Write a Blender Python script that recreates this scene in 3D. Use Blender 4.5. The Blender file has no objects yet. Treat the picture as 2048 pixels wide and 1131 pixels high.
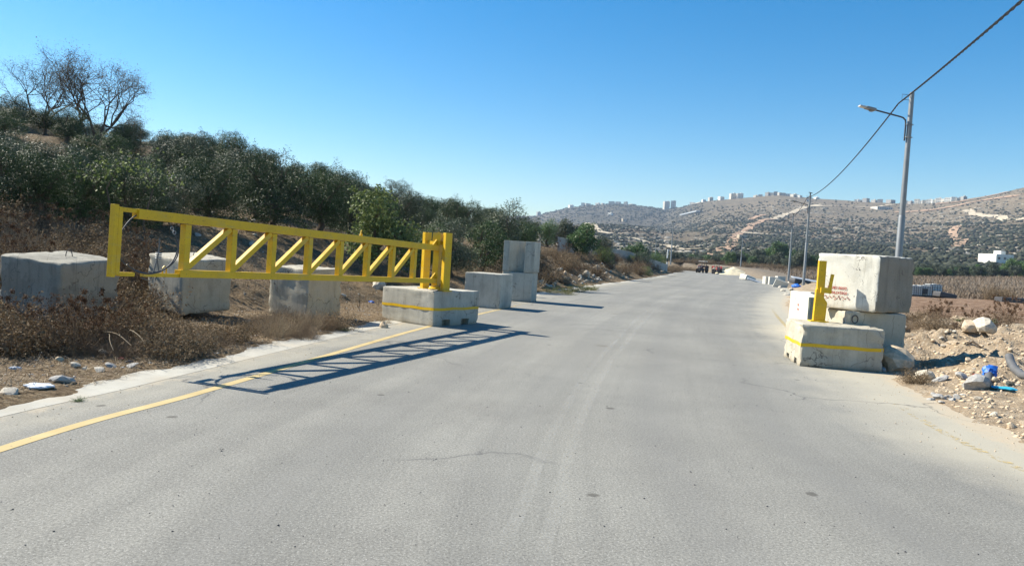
import bpy, bmesh, math, random
import numpy as np
from mathutils import Vector, Matrix

random.seed(7); rng = np.random.default_rng(7)
D = bpy.data; SC = bpy.context.scene; COL = SC.collection

# ------------------------------------------------------------------ camera
F, CX, CY, EYE = 1480.0, 1024.0, 565.5, 2.1
ROLL = math.radians(3.5); PITCH = math.atan(61/1480)
Wd = np.array([0, math.cos(PITCH), -math.sin(PITCH)])
r0 = np.array([1., 0, 0]); u0 = np.cross(r0, Wd)
Rt = math.cos(ROLL)*r0 + math.sin(ROLL)*u0
Up = -math.sin(ROLL)*r0 + math.cos(ROLL)*u0
cam_d = D.cameras.new('camera'); cam = D.objects.new('camera', cam_d); COL.objects.link(cam)
cam_d.sensor_width = 36; cam_d.lens = F/2048*36; cam_d.clip_end = 20000; cam_d.clip_start = .05
M = Matrix.Identity(4)
for i, v in enumerate((Rt, Up, -Wd)):
    for k in range(3): M[k][i] = v[k]
M[2][3] = EYE
cam.matrix_world = M; SC.camera = cam

def ray(px, py): return Rt*(px-CX) + Up*(CY-py) + Wd*F
def at(px, py, Y):
    d = ray(px, py); p = d*(Y/d[1]); return Vector((p[0], p[1], p[2]+EYE))
def gp(px, py, z=0.):
    d = ray(px, py); t = (z-EYE)/d[2]; p = d*t; return Vector((p[0], p[1], z))

# ------------------------------------------------------------------ sky, sun, exposure
SUN_EL = math.radians(40); SUN_DIR = Vector((-.927*math.cos(SUN_EL), .375*math.cos(SUN_EL), math.sin(SUN_EL))).normalized()
w = D.worlds.new('World'); SC.world = w; w.use_nodes = True
nt = w.node_tree; bgn = nt.nodes['Background']
sky = nt.nodes.new('ShaderNodeTexSky'); sky.sky_type = 'NISHITA'; sky.sun_disc = False
sky.sun_elevation = SUN_EL; sky.sun_rotation = math.atan2(-.927, .375)
sky.altitude = 300; sky.air_density = 1.1; sky.dust_density = .2; sky.ozone_density = 3.0
hs = nt.nodes.new('ShaderNodeHueSaturation'); hs.inputs['Saturation'].default_value = 1.5
hs.inputs['Hue'].default_value = .497
hs.inputs['Value'].default_value = 1.22
nt.links.new(sky.outputs[0], hs.inputs['Color']); nt.links.new(hs.outputs[0], bgn.inputs[0])
bgn.inputs[1].default_value = .064
sl = D.lights.new('sun', 'SUN'); sl.energy = 5.0; sl.angle = math.radians(.5); sl.color = (1, .93, .79)
so = D.objects.new('sun', sl); COL.objects.link(so)
so.rotation_euler = SUN_DIR.to_track_quat('Z', 'Y').to_euler()
SC.view_settings.view_transform = 'Standard'; SC.view_settings.look = 'None'
SC.view_settings.exposure = 1.0; SC.view_settings.gamma = 1
try:
    SC.cycles.max_bounces = 6; SC.cycles.transparent_max_bounces = 12; SC.cycles.volume_bounces = 0
    SC.cycles.diffuse_bounces = 3; SC.cycles.glossy_bounces = 2
except Exception: pass

# ------------------------------------------------------------------ helpers
def tag(o, label=None, cat=None, group=None, kind=None):
    if label: o['label'] = label
    if cat: o['category'] = cat
    if group: o['group'] = group
    if kind: o['kind'] = kind
    return o
def link(name, me, mat=None, parent=None, smooth=False):
    o = D.objects.new(name, me); COL.objects.link(o)
    if mat is not None:
        me.materials.clear()
        for m in (mat if isinstance(mat, (list, tuple)) else [mat]): me.materials.append(m)
    if parent is not None: o.parent = parent
    if smooth:
        me.polygons.foreach_set('use_smooth', [True]*len(me.polygons))
        if len(me.polygons) < 60000: me.set_sharp_from_angle(angle=math.radians(38))
    return o
def empty(name, loc=(0, 0, 0), rz=0., label=None, cat=None, group=None):
    o = D.objects.new(name, None); COL.objects.link(o); o.location = loc; o.rotation_euler = (0, 0, rz)
    o.empty_display_size = .1
    return tag(o, label, cat, group)
def npmesh(name, V, Fc):
    """V (n,3), Fc (m,k)"""
    V = np.asarray(V, np.float32); Fc = np.asarray(Fc, np.int32); k = Fc.shape[1]
    me = D.meshes.new(name); me.vertices.add(len(V)); me.vertices.foreach_set('co', V.ravel())
    me.loops.add(Fc.size); me.loops.foreach_set('vertex_index', Fc.ravel())
    me.polygons.add(len(Fc)); me.polygons.foreach_set('loop_start', np.arange(0, Fc.size, k, dtype=np.int32))
    me.update(calc_edges=True); me.validate(); return me
class MB:
    """collects shapes into one mesh"""
    def __init__(s): s.v = []; s.f = []
    def add(s, vs, fs):
        n = len(s.v); s.v += [tuple(v) for v in vs]; s.f += [tuple(i+n for i in f) for f in fs]; return s
    def box(s, c, h, ax=None):
        """centre, half sizes, optional 3 axes"""
        ax = ax or (Vector((1, 0, 0)), Vector((0, 1, 0)), Vector((0, 0, 1))); c = Vector(c)
        vs = [c+ax[0]*h[0]*i+ax[1]*h[1]*j+ax[2]*h[2]*k for i in (-1, 1) for j in (-1, 1) for k in (-1, 1)]
        return s.add(vs, [(0, 1, 3, 2), (4, 6, 7, 5), (0, 4, 5, 1), (2, 3, 7, 6), (0, 2, 6, 4), (1, 5, 7, 3)])
    def bar(s, a, b, hw, hh=None, up=(0, 0, 1)):
        a = Vector(a); b = Vector(b); d = (b-a); L = d.length; d.normalize()
        up = Vector(up)
        if abs(d.dot(up)) > .98: up = Vector((0, 1, 0))
        sx = d.cross(up).normalized(); sz = sx.cross(d).normalized()
        return s.box((a+b)/2, (L/2, hw, hh if hh else hw), (d, sx, sz))
    def tube(s, pts, rad, n=8, cap=True):
        pts = [Vector(p) for p in pts]; N = len(pts)
        rad = rad if isinstance(rad, (list, tuple)) else [rad]*N
        base = len(s.v); prev = None
        for i, p in enumerate(pts):
            t = (pts[min(i+1, N-1)]-pts[max(i-1, 0)]).normalized()
            if prev is None:
                a = Vector((0, 0, 1)) if abs(t.z) < .9 else Vector((1, 0, 0)); x = t.cross(a).normalized()
            else: x = (prev - t*prev.dot(t)).normalized()
            y = t.cross(x); prev = x
            for k in range(n):
                an = 2*math.pi*k/n; s.v.append(tuple(p+(x*math.cos(an)+y*math.sin(an))*rad[i]))
        for i in range(N-1):
            for k in range(n):
                a = base+i*n+k; b = base+i*n+(k+1) % n; s.f.append((a, b, b+n, a+n))
        if cap:
            s.f.append(tuple(base+k for k in reversed(range(n)))); s.f.append(tuple(base+(N-1)*n+k for k in range(n)))
        return s
    def lathe(s, c, prof, n=16, ax='z'):
        c = Vector(c); base = len(s.v)
        for r, h in prof:
            for k in range(n):
                an = 2*math.pi*k/n; a, b = r*math.cos(an), r*math.sin(an)
                v = (a, b, h) if ax == 'z' else ((h, a, b) if ax == 'x' else (b, h, a))
                s.v.append(tuple(c+Vector(v)))
        for i in range(len(prof)-1):
            for k in range(n):
                a = base+i*n+k; b = base+i*n+(k+1) % n; s.f.append((a, b, b+n, a+n))
        s.f.append(tuple(base+k for k in reversed(range(n)))); s.f.append(tuple(base+(len(prof)-1)*n+k for k in range(n)))
        return s
    def mesh(s, name='mesh', bevel=0.):
        me = D.meshes.new(name); me.from_pydata(s.v, [], s.f); me.update()
        bm = bmesh.new(); bm.from_mesh(me); bmesh.ops.recalc_face_normals(bm, faces=bm.faces)
        if bevel: bmesh.ops.bevel(bm, geom=bm.edges[:], offset=bevel, segments=2, affect='EDGES', profile=.6)
        bm.to_mesh(me); bm.free(); return me
    def build(s, name, mat, parent=None, smooth=False, bevel=0.):
        return link(name, s.mesh(name, bevel), mat, parent, smooth)

def h2(ix, iy, seed):
    n = (ix.astype(np.int64)*374761393 + iy.astype(np.int64)*668265263 + seed*1274126177) & 0xffffffff
    n = ((n ^ (n >> 13))*1274126177) & 0xffffffff
    return ((n ^ (n >> 16)) & 0xffff)/65535.
def vn(x, y, s=0):
    x = np.asarray(x, float); y = np.asarray(y, float)
    ix = np.floor(x); iy = np.floor(y); fx = x-ix; fy = y-iy
    fx = fx*fx*(3-2*fx); fy = fy*fy*(3-2*fy); ix = ix.astype(np.int64); iy = iy.astype(np.int64)
    a = h2(ix, iy, s); b = h2(ix+1, iy, s); c = h2(ix, iy+1, s); d = h2(ix+1, iy+1, s)
    return (a*(1-fx)+b*fx)*(1-fy)+(c*(1-fx)+d*fx)*fy
def fbm(x, y, s=0, o=4):
    r = 0; a = .5
    for i in range(o): r = r+a*(vn(x, y, s+i)-.5)*2; x = x*2.03+3.1; y = y*2.03+1.7; a *= .5
    return r
def sst(a, b, x):
    t = np.clip((np.asarray(x, float)-a)/(b-a), 0, 1); return t*t*(3-2*t)

# ------------------------------------------------------------------ materials
class NT:
    def __init__(s, name):
        s.m = D.materials.new(name); s.m.use_nodes = True; s.t = s.m.node_tree
        s.b = s.t.nodes['Principled BSDF']; s.out = s.t.nodes['Material Output']
        s.tc = s.t.nodes.new('ShaderNodeTexCoord')
    def n(s, typ, **kw):
        nd = s.t.nodes.new(typ)
        for k, v in kw.items(): setattr(nd, k, v)
        return nd
    def l(s, a, b): s.t.links.new(a, b)
    def mapping(s, src='Object', scale=(1, 1, 1)):
        mp = s.n('ShaderNodeMapping'); mp.inputs['Scale'].default_value = scale
        s.l(s.tc.outputs[src], mp.inputs['Vector']); return mp.outputs[0]
    def noise(s, scale, detail=4, src='Object', st=(1, 1, 1), rough=.55, vec=None):
        nd = s.n('ShaderNodeTexNoise'); nd.inputs['Scale'].default_value = scale
        nd.inputs['Detail'].default_value = detail; nd.inputs['Roughness'].default_value = rough
        s.l(vec or s.mapping(src, st), nd.inputs['Vector']); return nd.outputs['Fac']
    def vor(s, scale, src='Object', st=(1, 1, 1), feat='F1', out='Distance'):
        nd = s.n('ShaderNodeTexVoronoi'); nd.feature = feat; nd.inputs['Scale'].default_value = scale
        s.l(s.mapping(src, st), nd.inputs['Vector']); return nd.outputs[out]
    def ramp(s, fac, stops, interp='LINEAR'):
        nd = s.n('ShaderNodeValToRGB'); cr = nd.color_ramp; cr.interpolation = interp
        while len(cr.elements) < len(stops): cr.elements.new(.5)
        for e, (p, c) in zip(cr.elements, stops):
            e.position = p; e.color = (*c, 1) if isinstance(c, (tuple, list)) else (c, c, c, 1)
        s.l(fac, nd.inputs[0]); return nd.outputs[0]
    def mix(s, fac, a, b, mode='MIX'):
        nd = s.n('ShaderNodeMix'); nd.data_type = 'RGBA'; nd.blend_type = mode
        for i, v in ((0, fac), (6, a), (7, b)):
            if isinstance(v, (int, float)): nd.inputs[i].default_value = v
            elif isinstance(v, (tuple, list)): nd.inputs[i].default_value = (*v, 1)
            else: s.l(v, nd.inputs[i])
        return nd.outputs[2]
    def math(s, op, a, b=0.):
        nd = s.n('ShaderNodeMath'); nd.operation = op
        for i, v in enumerate((a, b)):
            if isinstance(v, (int, float)): nd.inputs[i].default_value = v
            else: s.l(v, nd.inputs[i])
        return nd.outputs[0]
    def attr(s, name, out='Fac'):
        nd = s.n('ShaderNodeAttribute'); nd.attribute_name = name; return nd.outputs[out]
    def bump(s, h, strength=.3, dist=.02):
        nd = s.n('ShaderNodeBump'); nd.inputs['Strength'].default_value = strength
        nd.inputs['Distance'].default_value = dist; s.l(h, nd.inputs['Height']); s.l(nd.outputs[0], s.b.inputs['Normal'])
    def col(s, c):
        if isinstance(c, (tuple, list)): s.b.inputs['Base Color'].default_value = (*c, 1)
        else: s.l(c, s.b.inputs['Base Color'])
    def set(s, rough=.8, spec=.3, metal=0.):
        s.b.inputs['Roughness'].default_value = rough; s.b.inputs['Specular IOR Level'].default_value = spec
        s.b.inputs['Metallic'].default_value = metal; return s

def simple(name, c, rough=.8, spec=.3, metal=0., var=.18, scale=6., bump=0.):
    t = NT(name).set(rough, spec, metal)
    f = t.noise(scale, 5)
    t.col(t.ramp(f, [(.25, tuple(x*(1-var) for x in c)), (.75, tuple(min(1, x*(1+var)) for x in c))]))
    if bump: t.bump(t.noise(scale*6, 4), bump, .01)
    return t.m

def m_asphalt():
    t = NT('asphalt').set(.88, .25)
    uvn = t.n('ShaderNodeUVMap'); uv = uvn.outputs[0]
    mp = t.n('ShaderNodeMapping'); mp.inputs['Scale'].default_value = (1, .035, 1); t.l(uv, mp.inputs['Vector'])
    streak = t.noise(2.6, 5, vec=mp.outputs[0], rough=.6)
    mp2 = t.n('ShaderNodeMapping'); mp2.inputs['Scale'].default_value = (1, .012, 1); t.l(uv, mp2.inputs['Vector'])
    streak2 = t.noise(1.0, 4, vec=mp2.outputs[0], rough=.65)
    speck = t.noise(42, 4, rough=.95)
    agg = t.vor(42)
    base = t.ramp(streak, [(.3, (.21, .206, .185)), (.5, (.245, .24, .215)), (.72, (.285, .277, .245))])
    base = t.mix(t.ramp(streak2, [(.35, 0.), (.7, .65)]), base, (.32, .31, .275))
    base = t.mix(t.ramp(t.noise(.22, 7, rough=.7), [(.38, .55), (.58, 0.)]), base, (.175, .17, .155))
    base = t.mix(t.ramp(t.noise(.09, 3, rough=.5), [(.45, 0.), (.75, .5)]), base, (.30, .285, .245))
    base = t.mix(.9, base, t.ramp(speck, [(.36, .38), (.5, .88), (.62, 1.25)]), 'MULTIPLY')
    base = t.mix(t.ramp(agg, [(.10, .6), (.24, 0.)]), base, (.52, .51, .47))
    # dust toward both edges
    sep = t.n('ShaderNodeSeparateXYZ'); t.l(uv, sep.inputs[0])
    dn = t.noise(.5, 6, rough=.65)
    dr = t.math('ADD', t.attr('edge'), t.math('MULTIPLY', t.math('SUBTRACT', dn, .5), .9))
    base = t.mix(t.ramp(dr, [(.35, 0.), (.9, .85)]), base, (.42, .385, .305))
    dr2 = t.math('ADD', t.attr('sand'), t.math('MULTIPLY', t.math('SUBTRACT', t.noise(3.2, 8, rough=.75), .5), 1.5))
    base = t.mix(t.ramp(dr2, [(.6, 0.), (1.05, .95)]), base, (.44, .37, .27))
    wb_ = t.math('MULTIPLY', t.attr('wheel'), t.ramp(streak, [(.3, .35), (.7, 1.)])); base = t.mix(t.math('MULTIPLY', wb_, .55), base, (.165, .163, .155))
    # worn double white centre strips
    cl = t.math('MULTIPLY', t.attr('centre'), t.ramp(t.noise(5, 6, rough=.7), [(.38, .0), (.62, .75)]))
    base = t.mix(cl, base, (.40, .40, .38))
    # scattered oil spots
    sp = t.vor(.9); spn = t.noise(7, 3)
    base = t.mix(t.ramp(t.math('ADD', sp, t.math('MULTIPLY', spn, .09)), [(.085, .75), (.105, 0.)]), base, (.085, .08, .07))
    sp2 = t.vor(.33); base = t.mix(t.ramp(t.math('ADD', sp2, t.math('MULTIPLY', t.noise(3, 4), .16)), [(.115, .5), (.15, 0.)]), base, (.12, .10, .08))
    # fine cracks
    ck = t.n('ShaderNodeTexVoronoi'); ck.feature = 'DISTANCE_TO_EDGE'; ck.inputs['Scale'].default_value = .22
    wv = t.n('ShaderNodeVectorMath'); wv.operation = 'ADD'
    nz = t.n('ShaderNodeTexNoise'); nz.inputs['Scale'].default_value = 1.1; nz.inputs['Detail'].default_value = 6
    t.l(t.tc.outputs['Object'], nz.inputs['Vector']); t.l(t.tc.outputs['Object'], wv.inputs[0]); t.l(nz.outputs['Color'], wv.inputs[1])
    t.l(wv.outputs[0], ck.inputs['Vector'])
    cm = t.math('MULTIPLY', t.ramp(ck.outputs['Distance'], [(.002, 1.), (.005, 0.)]), t.ramp(t.noise(.25, 2), [(.52, 0.), (.58, .75)]))
    base = t.mix(cm, base, (.08, .08, .08))
    t.col(base); t.bump(t.math('ADD', speck, t.math('MULTIPLY', agg, .6)), .3, .008); return t.m

def m_ground():
    t = NT('ground_soil').set(.95, .12)
    big = t.noise(.35, 5); mid = t.noise(2.5, 7, rough=.7); fine = t.noise(16, 7, rough=.75)
    soil = t.ramp(mid, [(.28, (.15, .115, .08)), (.5, (.27, .215, .15)), (.72, (.40, .335, .245))])
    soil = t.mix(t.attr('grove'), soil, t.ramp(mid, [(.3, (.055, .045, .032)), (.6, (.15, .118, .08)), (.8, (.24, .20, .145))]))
    soil = t.mix(t.ramp(t.vor(5.5), [(.1, .7), (.28, 0.)]), soil, (.46, .42, .35))
    straw = t.ramp(t.noise(9, 8, st=(1, 2.2, 1), rough=.8), [(.33, (.09, .06, .037)), (.5, (.22, .155, .09)), (.66, (.42, .33, .21))])
    dirt = t.ramp(mid, [(.25, (.32, .225, .145)), (.5, (.47, .365, .25)), (.75, (.60, .50, .37))])
    dirt = t.mix(t.ramp(t.vor(9), [(.12, .75), (.3, 0.)]), dirt, (.62, .56, .45))
    wn = t.n('ShaderNodeTexWave'); wn.inputs['Scale'].default_value = .33; wn.inputs['Distortion'].default_value = 5
    wn.inputs['Detail'].default_value = 5; wn.inputs['Detail Scale'].default_value = 1.6; wn.bands_direction = 'Y'
    t.l(t.mapping('Object', (1, 1, 1)), wn.inputs['Vector'])
    till = t.ramp(wn.outputs['Fac'], [(.15, (.17, .095, .055)), (.5, (.34, .215, .135)), (.9, (.46, .33, .225))])
    till = t.mix(t.ramp(fine, [(.3, .6), (.6, 0.)]), till, (.16, .09, .055))
    grass = t.ramp(t.noise(2.2, 9, st=(1, 1, 3), rough=.8), [(.3, (.10, .085, .07)), (.5, (.23, .19, .145)), (.7, (.36, .31, .24))])
    c = t.mix(t.attr('straw'), soil, straw)
    c = t.mix(t.attr('dirt'), c, dirt); c = t.mix(t.attr('till'), c, till); c = t.mix(t.attr('grass'), c, grass)
    c = t.mix(.85, c, t.ramp(fine, [(.3, .50), (.7, 1.)]), 'MULTIPLY')
    t.col(c); t.bump(t.math('ADD', fine, t.math('MULTIPLY', mid, 2.)), .9, .06); return t.m

def m_hills():
    t = NT('hillside_scrub').set(1, .05)
    sep = t.n('ShaderNodeSeparateXYZ'); t.l(t.tc.outputs['Object'], sep.inputs[0]); z = sep.outputs[2]
    n1 = t.noise(.006, 6, rough=.6); n2 = t.noise(.03, 8, rough=.7); n3 = t.noise(.16, 6, rough=.75)
    base = t.ramp(n2, [(.3, (.058, .050, .036)), (.5, (.10, .082, .056)), (.72, (.165, .132, .09))])
    base = t.mix(t.ramp(n1, [(.42, 0.), (.65, .6)]), base, (.15, .105, .07))
    # terrace lines follow the contour: bands of height, broken by noise
    tz = t.math('ADD', t.math('MULTIPLY', z, .38), t.math('MULTIPLY', n2, 7.))
    fr = t.math('FRACT', tz)
    rk = t.math('MULTIPLY', t.ramp(fr, [(.0, 1.), (.18, .9), (.32, 0.)]), t.ramp(n3, [(.40, 0.), (.54, 1.)]))
    rk = t.math('MULTIPLY', rk, t.ramp(n1, [(.30, .35), (.6, 1.)]))
    base = t.mix(t.math('MULTIPLY', rk, .9), base, (.40, .35, .265))
    pale = t.math('MULTIPLY', t.attr('high'), t.ramp(n3, [(.25, .35), (.6, 1.)]))
    base = t.mix(t.math('MULTIPLY', pale, .6), base, (.225, .18, .125))
    base = t.mix(t.math('MULTIPLY', t.ramp(n3, [(.34, 1.), (.48, 0.)]), .65), base, (.055, .055, .045))
    base = t.mix(t.attr('dark'), base, t.ramp(n2, [(.3, (.045, .045, .036)), (.6, (.085, .075, .055)), (.75, (.16, .135, .10))]))
    t.col(base); return t.m

def m_leaf(name, c, c2, tr=.25, rough=.5, spec=.45):
    t = NT(name).set(rough, spec)
    oi = t.n('ShaderNodeObjectInfo'); geo = t.n('ShaderNodeNewGeometry')
    f = t.math('ADD', t.math('MULTIPLY', geo.outputs['Random Per Island'], .75), t.math('MULTIPLY', oi.outputs['Random'], .3))
    cc = t.ramp(f, [(.1, tuple(x*.6 for x in c)), (.5, c), (.92, c2)])
    t.col(cc)
    if tr:
        tn = t.n('ShaderNodeBsdfTranslucent'); mx = t.n('ShaderNodeMixShader'); mx.inputs[0].default_value = tr
        t.l(cc, tn.inputs[0]); t.l(t.b.outputs[0], mx.inputs[1]); t.l(tn.outputs[0], mx.inputs[2]); t.l(mx.outputs[0], t.out.inputs[0])
    return t.m

def m_concrete(name, c=(.52, .495, .42), stain=.45, dark=(.235, .22, .19), warm=0., white=0.):
    t = NT(name).set(.92, .2)
    oi = t.n('ShaderNodeObjectInfo')
    off = t.n('ShaderNodeVectorMath'); off.operation = 'ADD'
    t.l(t.tc.outputs['Object'], off.inputs[0]); cb = t.n('ShaderNodeCombineXYZ')
    r = t.math('MULTIPLY', oi.outputs['Random'], 40.)
    for i in range(3): t.l(r, cb.inputs[i])
    t.l(cb.outputs[0], off.inputs[1]); v = off.outputs[0]
    def nz(scale, det, st=(1, 1, 1), rough=.6):
        mp = t.n('ShaderNodeMapping'); mp.inputs['Scale'].default_value = st; t.l(v, mp.inputs['Vector'])
        return t.noise(scale, det, vec=mp.outputs[0], rough=rough)
    big = nz(1.6, 6, rough=.65); drip = nz(5, 5, (1, 1, .12)); fine = nz(45, 4, rough=.7)
    b = t.ramp(big, [(.3, tuple(x*.8 for x in c)), (.6, c), (.8, tuple(min(.9, x*1.15) for x in c))])
    b = t.mix(t.math('MULTIPLY', t.ramp(drip, [(.5, 0.), (.72, 1.)]), stain), b, dark)
    # patches of damp or repair with hard edges
    b = t.mix(t.math('MULTIPLY', t.ramp(nz(1.1, 8, rough=.62), [(.56, 0.), (.59, 1.)]), stain*.55), b, tuple(x*1.25 for x in dark))
    # pitting
    pv = t.n('ShaderNodeTexVoronoi'); pv.inputs['Scale'].default_value = 15; t.l(v, pv.inputs['Vector'])
    pits = t.math('MULTIPLY', t.ramp(pv.outputs['Distance'], [(.09, 1.), (.16, 0.)]), t.ramp(nz(4, 3), [(.45, 0.), (.6, .8)]))
    b = t.mix(pits, b, (.10, .095, .085))
    sp_ = t.n('ShaderNodeSeparateXYZ'); t.l(t.tc.outputs['Object'], sp_.inputs[0])
    fr = t.math('ABSOLUTE', t.math('SUBTRACT', t.math('FRACT', t.math('MULTIPLY', t.math('ADD', sp_.outputs[0], sp_.outputs[1]), 1.45)), .5))
    b = t.mix(t.math('MULTIPLY', t.ramp(fr, [(.006, .55), (.012, 0.)]), t.ramp(nz(2.2, 3), [(.4, 0.), (.55, 1.)])), b, tuple(x*.8 for x in dark))
    lo = t.ramp(t.math('ADD', sp_.outputs[2], t.math('MULTIPLY', big, .35)), [(.17, .6), (.33, 0.)]); b = t.mix(lo, b, (.33, .27, .19))
    # hairline cracks
    ck = t.n('ShaderNodeTexVoronoi'); ck.feature = 'DISTANCE_TO_EDGE'; ck.inputs['Scale'].default_value = 1.3
    wv = t.n('ShaderNodeVectorMath'); wv.operation = 'ADD'; n5 = t.n('ShaderNodeTexNoise'); n5.inputs['Scale'].default_value = 2.5
    n5.inputs['Detail'].default_value = 7; t.l(v, n5.inputs['Vector']); t.l(v, wv.inputs[0]); t.l(n5.outputs['Color'], wv.inputs[1])
    t.l(wv.outputs[0], ck.inputs['Vector'])
    cr = t.math('MULTIPLY', t.ramp(ck.outputs['Distance'], [(.006, .8), (.014, 0.)]), t.ramp(nz(1.7, 2), [(.5, 0.), (.56, 1.)]))
    b = t.mix(cr, b, (.10, .09, .08))
    b = t.mix(.5, b, t.ramp(fine, [(.3, .72), (.7, 1.)]), 'MULTIPLY')
    t.col(b); t.bump(t.math('SUBTRACT', t.math('ADD', fine, big), t.math('MULTIPLY', pits, 2.)), .45, .012); return t.m

def m_yellow():
    t = NT('yellow_paint').set(.5, .4)
    n1 = t.noise(3, 6, rough=.65); n2 = t.noise(30, 5, rough=.75)
    b = t.ramp(n1, [(.3, (.60, .36, .006)), (.7, (.74, .47, .012))])
    b = t.mix(t.ramp(n2, [(.60, 0.), (.66, .8)]), b, (.16, .075, .025))
    b = t.mix(t.ramp(t.noise(1.4, 7, st=(1, 1, 4), rough=.7), [(.52, 0.), (.66, .5)]), b, (.45, .33, .10))
    t.col(b); t.l(t.ramp(n1, [(.3, .35), (.7, .62)]), t.b.inputs['Roughness']); t.bump(n2, .1, .004); return t.m

def m_marking():
    t = NT('worn_yellow_line').set(.85, .2)
    n = t.noise(9, 7, rough=.75)
    t.col(t.ramp(t.noise(2, 5), [(.3, (.47, .36, .17)), (.7, (.58, .46, .24))]))
    tr = t.n('ShaderNodeBsdfTransparent'); mx = t.n('ShaderNodeMixShader')
    al = t.math('SUBTRACT', 1.0, t.attr('wear'))
    th = t.ramp(t.math('ADD', n, t.math('MULTIPLY', t.math('SUBTRACT', al, .5), .9)), [(.42, 0.), (.5, .92)])
    t.l(th, mx.inputs[0]); t.l(tr.outputs[0], mx.inputs[1]); t.l(t.b.outputs[0], mx.inputs[2]); t.l(mx.outputs[0], t.out.inputs[0])
    return t.m

def m_gutter():
    t = NT('dusty_concrete_gutter').set(.93, .15)
    b = t.ramp(t.noise(1.5, 7, rough=.7), [(.3, (.36, .345, .30)), (.7, (.50, .48, .42))])
    b = t.mix(t.ramp(t.noise(14, 6, rough=.8), [(.62, 0.), (.68, .8)]), b, (.16, .13, .10))
    b = t.mix(t.ramp(t.noise(.6, 5), [(.5, 0.), (.7, .6)]), b, (.48, .40, .29))
    t.col(b); t.bump(t.noise(40, 4), .3, .01); return t.m

MT = dict(
    asphalt=m_asphalt(), ground=m_ground(), hills=m_hills(), yellow=m_yellow(), marking=m_marking(), gutter=m_gutter(),
    conc=m_concrete('concrete'), conc_warm=m_concrete('concrete_beige', (.52, .48, .385), .5, (.25, .22, .17)),
    conc_dark=m_concrete('concrete_weathered', (.36, .34, .285), .6, (.12, .115, .10)),
    conc_white=m_concrete('concrete_whitewashed', (.70, .68, .60), .6, (.40, .38, .32)),
    olive=m_leaf('olive_leaf', (.044, .080, .022), (.105, .160, .050), .12, .55, .25),
    olive_b=m_leaf('olive_leaf_silvery', (.060, .082, .042), (.14, .165, .10), .12, .5, .28), olive_c=m_leaf('olive_leaf_deep', (.038, .064, .022), (.085, .118, .046), .12, .55, .22),
    olive_far=m_leaf('olive_leaf_far', (.058, .075, .045), (.10, .12, .075), .1, .6, .3),
    green=m_leaf('green_leaf', (.06, .12, .03), (.11, .19, .05), .3),
    lime=m_leaf('pale_green_leaf', (.12, .16, .05), (.22, .27, .10), .3, .6, .2),
    dry=m_leaf('dry_leaf', (.17, .12, .07), (.31, .235, .15), .15, .8, .1),
    red_dry=m_leaf('dry_seed_head', (.11, .062, .036), (.19, .115, .065), .1, .8, .1),
    herb=m_leaf('herb_leaf', (.13, .15, .045), (.24, .24, .09), .3, .7, .1), dry_pale=simple('dry_pale_grass', (.20, .155, .115), .9, .1), twig=simple('dry_twig', (.22, .165, .115), .9, .1), twig_pale=simple('pale_stalk', (.36, .29, .20), .9, .1),
    bark=simple('bark', (.11, .085, .065), .95, .1, bump=.5, scale=9), rock=simple('limestone', (.50, .45, .37), .9, .15, var=.3, scale=5, bump=.5),
    rock_grey=simple('grey_stone', (.36, .35, .33), .9, .15, var=.3, scale=5, bump=.5),
    rock_tan=simple('tan_stone', (.54, .43, .305), .95, .1, var=.3, scale=5, bump=.5),
    galv=simple('galvanised_steel', (.26, .27, .275), .5, .5, .55, .15, 2.), black=simple('black_rubber', (.018, .018, .02), .6, .4),
    darkmetal=simple('dark_metal', (.06, .06, .065), .6, .4), lens=simple('lamp_glass', (.5, .5, .48), .2, .5, var=.05),
    path=simple('pale_track', (.46, .39, .29), 1, .05, var=.2, scale=.05), track_red=simple('reddish_track', (.38, .26, .18), 1, .05, var=.2, scale=.05),
    stone_wall=simple('pale_stone_wall', (.52, .49, .43), .9, .1, var=.12, scale=.4), white_wall=simple('white_plaster', (.72, .70, .64), .9, .1, var=.08, scale=.4),
    grey_wall=simple('grey_render', (.36, .35, .33), .9, .1, var=.15, scale=.4), shade_glass=simple('window_glass', (.05, .06, .07), .3, .5),
    plastic=simple('white_plastic', (.62, .64, .64), .5, .4, var=.06), cage=simple('cage_steel', (.13, .14, .15), .5, .5, .5),
    blue=simple('blue_tarp', (.02, .13, .50), .5, .4, var=.35, scale=14), cyan=simple('cyan_rag', (.04, .38, .58), .8, .2, var=.3, scale=14),
    pink=simple('pink_bag', (.75, .05, .20), .6, .3, var=.25, scale=20), carton=simple('pale_carton', (.60, .64, .70), .7, .2, var=.25, scale=25),
    hose=simple('grey_pipe', (.12, .12, .12), .5, .4, var=.2, scale=8), red=simple('red_paint', (.34, .045, .03), .5, .4, var=.2, scale=3),
    maroon=simple('dull_red_paint', (.12, .035, .035), .6, .3, var=.2, scale=3), tyre=simple('tyre_rubber', (.025, .025, .025), .85, .2),
    rim=simple('rim_paint', (.55, .52, .45), .6, .3), skin=simple('skin', (.34, .19, .12), .6, .3, var=.05), shirt=simple('cream_shirt', (.72, .69, .58), .9, .1, var=.06),
    trousers=simple('dark_trousers', (.05, .05, .06), .9, .1), hair=simple('dark_hair', (.015, .012, .01), .7, .2),
    redink=simple('faded_red_ink', (.42, .09, .07), .9, .1, var=.3, scale=40), sand=simple('sand_pile', (.62, .54, .38), .98, .05, var=.15, scale=1.5, bump=.4),
    slab=simple('white_slab', (.56, .54, .48), .85, .1, var=.12, scale=2.), sheet=simple('grey_sheet', (.40, .43, .46), .5, .4, var=.1, scale=2),
    white=simple('white_paint', (.75, .75, .72), .6, .3, var=.06), cypress=m_leaf('cypress_leaf', (.018, .032, .016), (.03, .05, .025), .05, .8, .1),
)

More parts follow.
